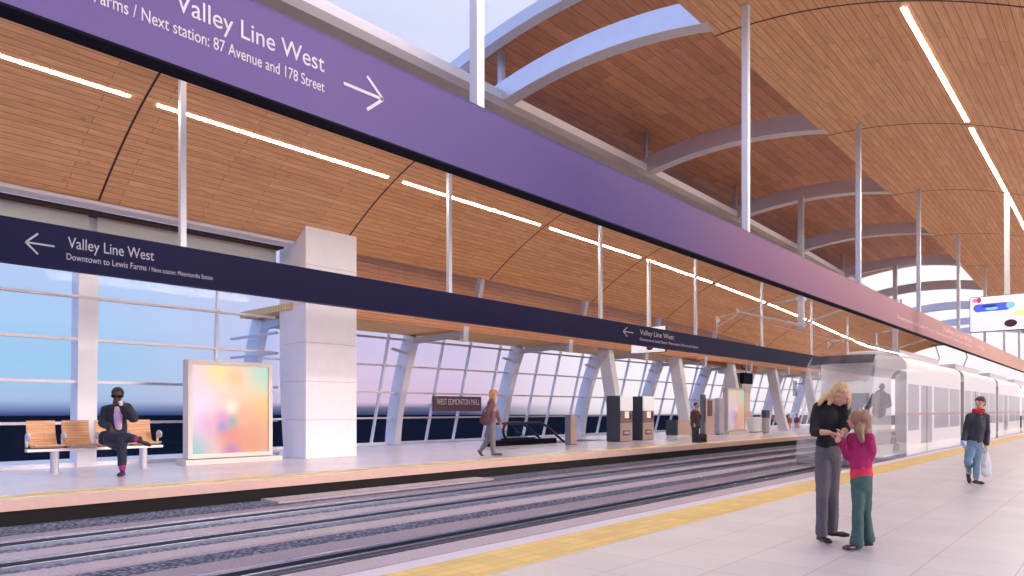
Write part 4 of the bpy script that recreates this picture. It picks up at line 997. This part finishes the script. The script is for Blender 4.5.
# --- man with scarf ---------------------------------------------
def man_scarf():
    d = 13.6; t = thing('person', at(972, 484, d), 'man in a dark jacket, red scarf and blue jeans walking with a white bag', 'person')
    P = lambda x, y, v=0.0: at(x, y, d-v); fw = (-RT*.8+TW*.55-UP*.05); B = Body(); hs = .235; hc = P(980, 403, .03)
    head(B, hc, fw, hs); B.limb([P(979, 412, 0), P(980, 407, 0)], [.06, .06])
    sL, sR = P(970, 417, 0), P(985.3, 417, 0)
    eL, wL = P(966, 430, -.03), P(964, 442, .08); eR, wR = P(986.8, 433, -.06), P(986, 446, .06)
    B.limb([P(978, 416, 0), P(978, 428, 0), P(975, 444, 0)], [.13, .13, .12], side=RT, flat=.65)
    B.limb([sL, eL, wL], [.06, .045, .03]); B.limb([sR, eR, wR], [.06, .045, .03])
    hand(B, wL, -UP+RT*.1, RT, .18, .8); hand(B, wR, -UP, -RT, .18, 1.2, thumb=-1)
    kL, aL = P(967.5, 462, .12), P(969, 473.5, -.25); kR, aR = P(976.5, 462, .08), P(976, 479.5, .12)
    B.limb([P(971, 447, 0), kL, aL], [.075, .05, .036]); B.limb([P(978, 447, 0), kR, aR], [.075, .05, .036])
    B.make('body', SKIN, t, .011, smooth=3); face_parts(t, hc, fw, hs)
    S = Body(); S.limb([P(978, 417, 0), P(977.5, 428, .01), P(974.5, 440, 0)], [.135, .15, .15], side=RT, flat=.7)
    S.limb([sL, eL, P(963.5, 440, .06)], [.075, .062, .05]); S.limb([sR, eR, P(986.5, 444, .05)], [.075, .062, .05]); S.limb([sL, P(978, 414, 0), sR], [.07, .08, .07])
    S.make('jacket', mat('charcoal_jacket', lin((48, 46, 54)), .7), t, .015, smooth=4, wrinkle=.012, wscale=9)
    C = Body()
    for j in range(10):
        a = 2*PI*j/10; b = 2*PI*(j+1)/10; c = P(978.5, 411, .01); q = lambda a: c+RT*.075*math.cos(a)+TW*.07*math.sin(a)+UP*.01*math.sin(2*a); C.limb([q(a), q(b)], [.04, .04])
    C.make('scarf', mat('red_scarf', lin((190, 40, 45)), .85), t, .012, smooth=3, wrinkle=.006, wscale=20)
    T = Body(); T.limb([P(974.5, 440, 0), P(974.5, 446, 0)], [.145, .145], side=RT, flat=.7)
    T.limb([P(970.5, 449, 0), kL, P(969.3, 472, -.23)], [.092, .064, .05]); T.limb([P(978, 449, 0), kR, P(976, 478, .11)], [.092, .064, .05])
    T.make('jeans', mat('blue_jeans', lin((112, 142, 158)), .85, var=.15, bscale=8), t, .014, smooth=3, wrinkle=.008, wscale=10)
    H = Body(); r, f, u = basis(fw); H.ball(hc+u*.052-f*.018, (.092, .108, .085), (r, f, u)); H.ball(hc-f*.05, (.085, .06, .09), (r, f, u)); H.make('hair', BROWNH, t, .012, smooth=2, wrinkle=.005, wscale=30)
    sm = mat('dark_walking_shoe', (.03, .03, .04), .5); shoe(t, P(968.5, 475, -.25), -RT*.25+TW*.6-UP*.6, .28, sm, pitch=TW*.5+UP*.8); shoe(t, P(976, 481.3, .12), TW+RT*.1, .28, sm)
    o = Body(); o.limb([P(986, 450, .06), P(986, 460, .06), P(986, 472, .06)], [.03, .085, .105], side=RT, flat=.5); o.limb([P(985, 447, .06), P(986, 453, .06)], [.015, .03])
    g = o.make('carrier_bag', mat('white_plastic_bag', lin((222, 220, 215)), .5), None, .012, smooth=3, wrinkle=.012, wscale=14); tag(g, 'white plastic carrier bag hanging from the hand of the man in the scarf', 'bag')
    o = Body(); o.limb([P(962.5, 442, .1), P(965, 446, .1)], [.045, .035], side=RT, flat=.5)
    g = o.make('folded_paper', mat('pale_blue_paper', lin((150, 185, 225)), .6), None, .012, smooth=2); tag(g, 'pale blue folded paper in the hand of the man in the scarf', 'paper')
man_scarf()
# --- walking woman ----------------------------------------------
def woman_walking():
    d = 21.9; k = 1.25; t = thing('person', at(490, 456, d), 'woman with long blond hair walking along the far platform with a shoulder bag', 'person')
    P = lambda x, y, v=0.0: at(x, y, d-v); fw = (RT*.95+TW*.2); B = Body(); hs = .28; hc = P(494.5, 393.2, 0)
    head(B, hc, fw, hs); B.limb([P(492, 400, 0), P(493.6, 396, 0)], [.065, .065])
    sL, sR = P(490.5, 403, .17), P(492, 403, -.17); eL, wL = P(488.5, 412, .24), P(493.5, 411, .28); eR, wR = P(497, 414, -.2), P(500.5, 423, -.16)
    B.limb([P(491.5, 402, 0), P(492, 410, 0), P(491, 421, 0)], [.12, .13, .13], side=TW, flat=.7)
    B.limb([sL, eL, wL], [.06, .05, .035]); B.limb([sR, eR, wR], [.06, .05, .035]); hand(B, wL, RT*.4+UP*.5, -TW, .2, 1.2); hand(B, wR, -UP+RT*.1, TW, .21, .6)
    kL, aL = P(492.5, 440, .12), P(493.5, 452.5, .1); kR, aR = P(488, 439, -.1), P(481, 450.5, -.1)
    B.limb([P(491.5, 425, .08), kL, aL], [.085, .07, .045]); B.limb([P(490.5, 425, -.08), kR, aR], [.085, .07, .045]); B.make('body', SKIN, t, .016, smooth=3); face_parts(t, hc, fw, hs)
    S = Body(); S.limb([P(491.5, 402.5, 0), P(492, 411, 0), P(491, 421, 0)], [.16, .19, .205], side=TW, flat=.72); S.limb([sL, eL, P(492.5, 411, .27)], [.10, .085, .065]); S.limb([sR, eR, P(500, 421.5, -.17)], [.10, .085, .06])
    S.make('jacket', mat('mauve_jacket', lin((122, 88, 96)), .8, var=.15, bscale=8), t, .02, smooth=3, wrinkle=.014, wscale=7)
    T = Body(); T.limb([P(491, 418, 0), P(491, 424, 0)], [.185, .20], side=TW, flat=.8); T.limb([P(491.5, 425, .1), kL, P(493.3, 451.5, .1)], [.125, .095, .085]); T.limb([P(490.5, 425, -.1), kR, P(482, 449, -.1)], [.125, .09, .08])
    T.make('trousers', mat('grey_jeans', lin((122, 120, 124)), .85, var=.15, bscale=8), t, .018, smooth=3, wrinkle=.01, wscale=8)
    H = Body(); r, f, u = basis(fw); H.ball(hc+u*.04-f*.04, (.115, .12, .115), (r, f, u)); H.limb([hc-f*.07, P(492, 398, 0), P(491.5, 403, 0)], [.12, .1, .05]); H.limb([hc-r*-.08, P(494.5, 399, .13), P(495, 403, .15)], [.06, .055, .03]); H.make('hair', BLOND, t, .016, smooth=2, wrinkle=.008, wscale=20)
    sm = mat('olive_shoe', lin((92, 78, 66)), .6); shoe(t, P(494.5, 453.6, .1), RT, .37, sm); shoe(t, P(480.3, 452, -.1), RT*.6-UP*.8, .36, sm, pitch=UP*.6+RT*.8)
    G = Body(); G.limb([P(485.5, 415.5, .3), P(485, 420.5, .32)], [.13, .17], side=RT, flat=.6); b = G.make('shoulder_bag', mat('maroon_bag', lin((88, 50, 60)), .7, var=.2, bscale=9), None, .018, smooth=3, wrinkle=.015, wscale=7)
    tag(b, 'maroon shoulder bag carried by the blond woman on the far platform', 'bag')
    mb = MB(); mb.tube([P(483, 412, .33), P(488, 405, .34), P(490.5, 401.5, .28), P(490, 402, .1)], .02, 8); mb.build('strap', mat('strap_brown', lin((60, 40, 48)), .7), b)
woman_walking()
# --- man at the totem ------------------------------------------
def man_totem():
    d = 30.2; t = thing('person', at(697, 443, d), 'man in a dark jacket standing beside the slim dark totem', 'person')
    P = lambda x, y, v=0.0: at(x, y, d-v); fw = (RT*.9+TW*.3); B = Body(); hs = .25; hc = P(696.5, 405.5, 0)
    head(B, hc, fw, hs); B.limb([P(695.8, 411, 0), P(696, 407, 0)], [.06, .06]); sL, sR = P(692.5, 412.5, .1), P(698, 412.5, -.12)
    B.limb([P(695.3, 412, 0), P(695.3, 418, 0), P(695, 424, 0)], [.15, .16, .15], side=RT, flat=.7)
    B.limb([sL, P(691.5, 418, .12), P(694, 423, .2)], [.06, .05, .035]); B.limb([sR, P(699.5, 417.5, -.05), P(700.5, 414.5, .08)], [.06, .05, .035]); hand(B, P(694.3, 423.5, .21), -UP, TW, .2, .7); hand(B, P(700.6, 414, .09), UP, -RT, .2, .8)
    aL, aR = P(693.8, 441, .03), P(697.5, 441.3, 0); B.limb([P(694, 425, 0), P(694, 433, .05), aL], [.1, .07, .05]); B.limb([P(696.5, 425, 0), P(697, 433, .05), aR], [.1, .07, .05]); B.make('body', SKIN, t, .018, smooth=3); face_parts(t, hc, fw, hs)
    S = Body(); S.limb([P(695.3, 412.5, 0), P(695.3, 418, 0), P(695, 424, 0)], [.17, .2, .21], side=RT, flat=.7); S.limb([sL, P(691.5, 418, .12), P(693.7, 422.5, .19)], [.09, .075, .055]); S.limb([sR, P(699.5, 417.5, -.05), P(700.5, 415, .07)], [.09, .075, .055]); S.make('jacket', mat('brown_jacket', lin((82, 66, 74)), .8), t, .02, smooth=3, wrinkle=.01, wscale=9)
    T = Body(); T.limb([P(695, 424, 0), P(695.2, 427, 0)], [.17, .17], side=RT, flat=.75); T.limb([P(694, 427, 0), P(694, 433, .05), P(693.8, 440.5, .03)], [.12, .09, .08]); T.limb([P(696.7, 427, 0), P(697, 433, .05), P(697.5, 440.7, 0)], [.12, .09, .08]); T.make('trousers', mat('dark_trousers', lin((52, 54, 66)), .85), t, .018, smooth=3)
    H = Body(); r, f, u = basis(fw); H.ball(hc+u*.05-f*.03, (.09, .1, .09), (r, f, u)); H.make('hair', BROWNH, t, .016, smooth=2)
    sm = mat('dark_walking_shoe', (.03, .03, .04), .5); shoe(t, aL+UP*-.02, RT*.8+TW*.5, .29, sm); shoe(t, aR+UP*-.02, RT*.9+TW*.2, .29, sm)
man_totem()
# --- seated man -------------------------------------------------
def man_seated():
    d = 16.15; q = 1.36; t = thing('person', at(120, 444, d), 'man in a navy suit and sunglasses sitting cross-legged on the bench and drinking', 'person')
    P = lambda x, y, v=0.0: at(x, y, d-v); fw = (RT*.38+TW*.9-UP*.15); B = Body(); hs = .33; hc = P(117.5, 396, .05)
    head(B, hc, fw, hs); B.limb([P(116.5, 406, 0), P(117, 401, 0)], [.085, .085])
    sL, sR = P(106, 409.5, .0), P(126.5, 408, .0); eL, wL = P(103, 423, .05), P(111, 428.5, .38); eR, wR = P(134, 418.5, .22), P(126.5, 406.5, .33)
    hipL, hipR = P(112, 440.5, .05), P(121, 440.5, .05)
    B.limb([P(116.5, 410, 0), P(117, 422, .02), P(116.5, 438, .02)], [.14, .16, .16], side=RT, flat=.66)
    B.limb([sL, eL, wL], [.08, .065, .042]); B.limb([sR, eR, wR], [.08, .065, .042])
    hand(B, wL, RT*.3+TW*.3-UP*.6, TW*-.3-UP, .25, .8, thumb=-1); hand(B, wR, -RT*.75+UP*.35+TW*.1, -TW+UP*.2, .24, 1.2)
    kn = P(121.5, 441, .82); an = P(122.3, 469.5, .8)                     # standing leg
    kx = P(110, 437, .75); ax = P(138.5, 440, .80)                       # crossed leg
    B.limb([hipR, kn, an], [.12, .08, .05]); B.limb([hipL, kx, ax], [.12, .08, .05])
    B.make('body', SKIND, t, .012, smooth=3); face_parts(t, hc, fw, hs, glasses=True)
    suit = mat('navy_suit', lin((34, 38, 54)), .75, var=.12, bscale=8)
    S = Body(); S.limb([P(116.5, 411, 0), P(117, 424, 0), P(116.5, 438, .02)], [.19, .225, .235], side=RT, flat=.68)
    S.limb([sL, eL, P(109.5, 427.5, .34)], [.115, .10, .075]); S.limb([sR, eR, P(127.5, 408.5, .32)], [.125, .105, .075]); S.limb([sL, P(116, 407.5, -.02), sR], [.10, .09, .10])
    S.limb([P(105, 436, .05), P(103.5, 441, .12)], [.13, .10]); S.make('jacket', suit, t, .016, smooth=3, wrinkle=.012, wscale=7)
    V = Body(); V.limb([P(117.0, 408.5, .09), P(118.0, 417, .105), P(118.3, 428, .10)], [.06, .10, .085], side=RT, flat=.75); V.make('shirt', mat('pink_shirt', lin((225, 190, 228)), .7), t, .014, smooth=2, wrinkle=.004)
    T = Body(); T.limb([P(116.5, 437, .02), P(117, 441, .05)], [.24, .23], side=RT, flat=.8)
    T.limb([hipR, kn, P(122.3, 464.5, .78)], [.165, .115, .085]); T.limb([hipL, kx, P(128, 438, .78), P(134, 438.5, .8)], [.18, .135, .115, .095]); T.make('trousers', suit, t, .016, smooth=3, wrinkle=.010, wscale=8)
    K = mat('magenta_sock', lin((160, 40, 110)), .8)
    for a, b in ((P(122.3, 463.5, .78), P(122.4, 469, .8)), (P(133, 438.5, .8), P(138, 439.5, .8))):
        k_ = Body(); k_.limb([a, b], [.075, .068]); k_.make('sock', K, t, .012, smooth=2)
    sm = mat('polished_shoe', (.02, .018, .02), .25); shoe(t, P(122.4, 473, .8), TW*.95+RT*.25, .40, sm); shoe(t, P(139.5, 440, .8), RT*.9-UP*.35, .40, sm, pitch=UP*.9+RT*.3+TW*-.1)
    H = Body(); r, f, u = basis(fw); H.ball(hc+u*.065-f*.045, (.132, .15, .14), (r, f, u)); H.make('hair', BLACKH, t, .014, smooth=1, wrinkle=.012, wscale=35)
    mb = MB()
    for q_ in (-1, 1): mb.ellip(hc+r*q_*.062+f*.145+u*.012, (.055, .018, .032), (r, f, u))
    mb.tube([hc+r*-.02+f*.155+u*.02, hc+r*.02+f*.155+u*.02], .008, 6)
    for q_ in (-1, 1): mb.tube([hc+r*q_*.11+f*.13+u*.02, hc+r*q_*.118-f*.02+u*.02], .008, 6)
    g = mb.build('sunglasses', BLK, t, smooth=True)
    cp = P(121.5, 405.5, .36); mb = MB(); mb.tube([cp, cp+UP*.085-RT*.03], [.034, .044], 16); mb.tube([cp+UP*.085-RT*.03, cp+UP*.097-RT*.034], .047, 16)
    tag(mb.build('paper_cup', mat('white_cup', (.8, .8, .82), .5), None, smooth=False), 'white paper cup held to the mouth of the seated man', 'cup')
man_seated()
# --- far bench with two people ----------------------------------
bench(-21.0, 56.5, 3, .8, 1.1, 'small red seated bench far along beside the glazed hall', name='platform_bench', seatm=mat('red_seat', (.5, .08, .06), .5))
def small_sitter(x, col, label):
    y = 429; d = 54.0; t = thing('person', at(x, 430, d), label, 'person'); P = lambda a, b, v=0.0: at(a, b, d-v); B = Body(); hc = P(x, 415.5, 0)
    head(B, hc, TW, .26); B.limb([P(x, 417, 0), P(x, 419, 0), P(x, 424, 0)], [.06, .16, .16], side=RT, flat=.7)
    for q in (-1, 1): B.limb([P(x+q*1.2, 424.5, .05), P(x+q*1.3, 424.5, .5), P(x+q*1.3, 430.2, .5)], [.09, .08, .06]); B.limb([P(x+q*2.3, 419, 0), P(x+q*2.6, 422, .1), P(x+q, 423, .4)], [.055, .045, .04])
    B.make('body', SKIN, t, .03, smooth=2); S = Body(); S.limb([P(x, 419, 0), P(x, 424, 0)], [.19, .19], side=RT, flat=.75)
    for q in (-1, 1): S.limb([P(x+q*2.3, 419, 0), P(x+q*2.6, 422, .1), P(x+q*1.2, 423, .35)], [.075, .065, .055])
    S.make('coat', mat('coat_'+str(x), lin(col), .8), t, .03, smooth=2); H = Body(); H.ball(hc+UP*.05-TW*.03, (.1, .1, .1)); H.make('hair', BROWNH, t, .03, smooth=1)
small_sitter(788.8, (190, 110, 90), 'small distant person in a coral coat seated on the far bench')
small_sitter(797.2, (110, 70, 110), 'small distant person in a plum coat seated on the far bench')
# --- train driver ------------------------------------------------
def driver():
    d = 23.0; P = lambda a, b, v=0.0: at(a, b, d-v); t = thing('person', P(880, 420), 'shadowy figure of the driver seen through the train windscreen', 'person'); B = Body(); hc = P(882, 387, 0)
    head(B, hc, -RT*.3+TW, .27); B.limb([P(881, 391, 0), P(880, 396, 0), P(879, 412, 0)], [.07, .19, .18], side=RT, flat=.7)
    B.limb([P(874, 396, 0), P(870, 405, .1), P(866, 408, .4)], [.07, .06, .04]); B.limb([P(887, 396, 0), P(889, 405, .1), P(880, 408, .4)], [.07, .06, .04])
    B.make('body', SKIND, t, .02, smooth=2); S = Body(); S.limb([P(880.5, 395, 0), P(879, 412, 0)], [.2, .22], side=RT, flat=.75); S.limb([P(874, 396, 0), P(870, 405, .1), P(867, 407.5, .35)], [.1, .085, .06]); S.limb([P(887, 396, 0), P(889, 405, .1), P(882, 408, .35)], [.1, .085, .06]); S.make('uniform_jacket', GREYD, t, .02, smooth=2)
driver()
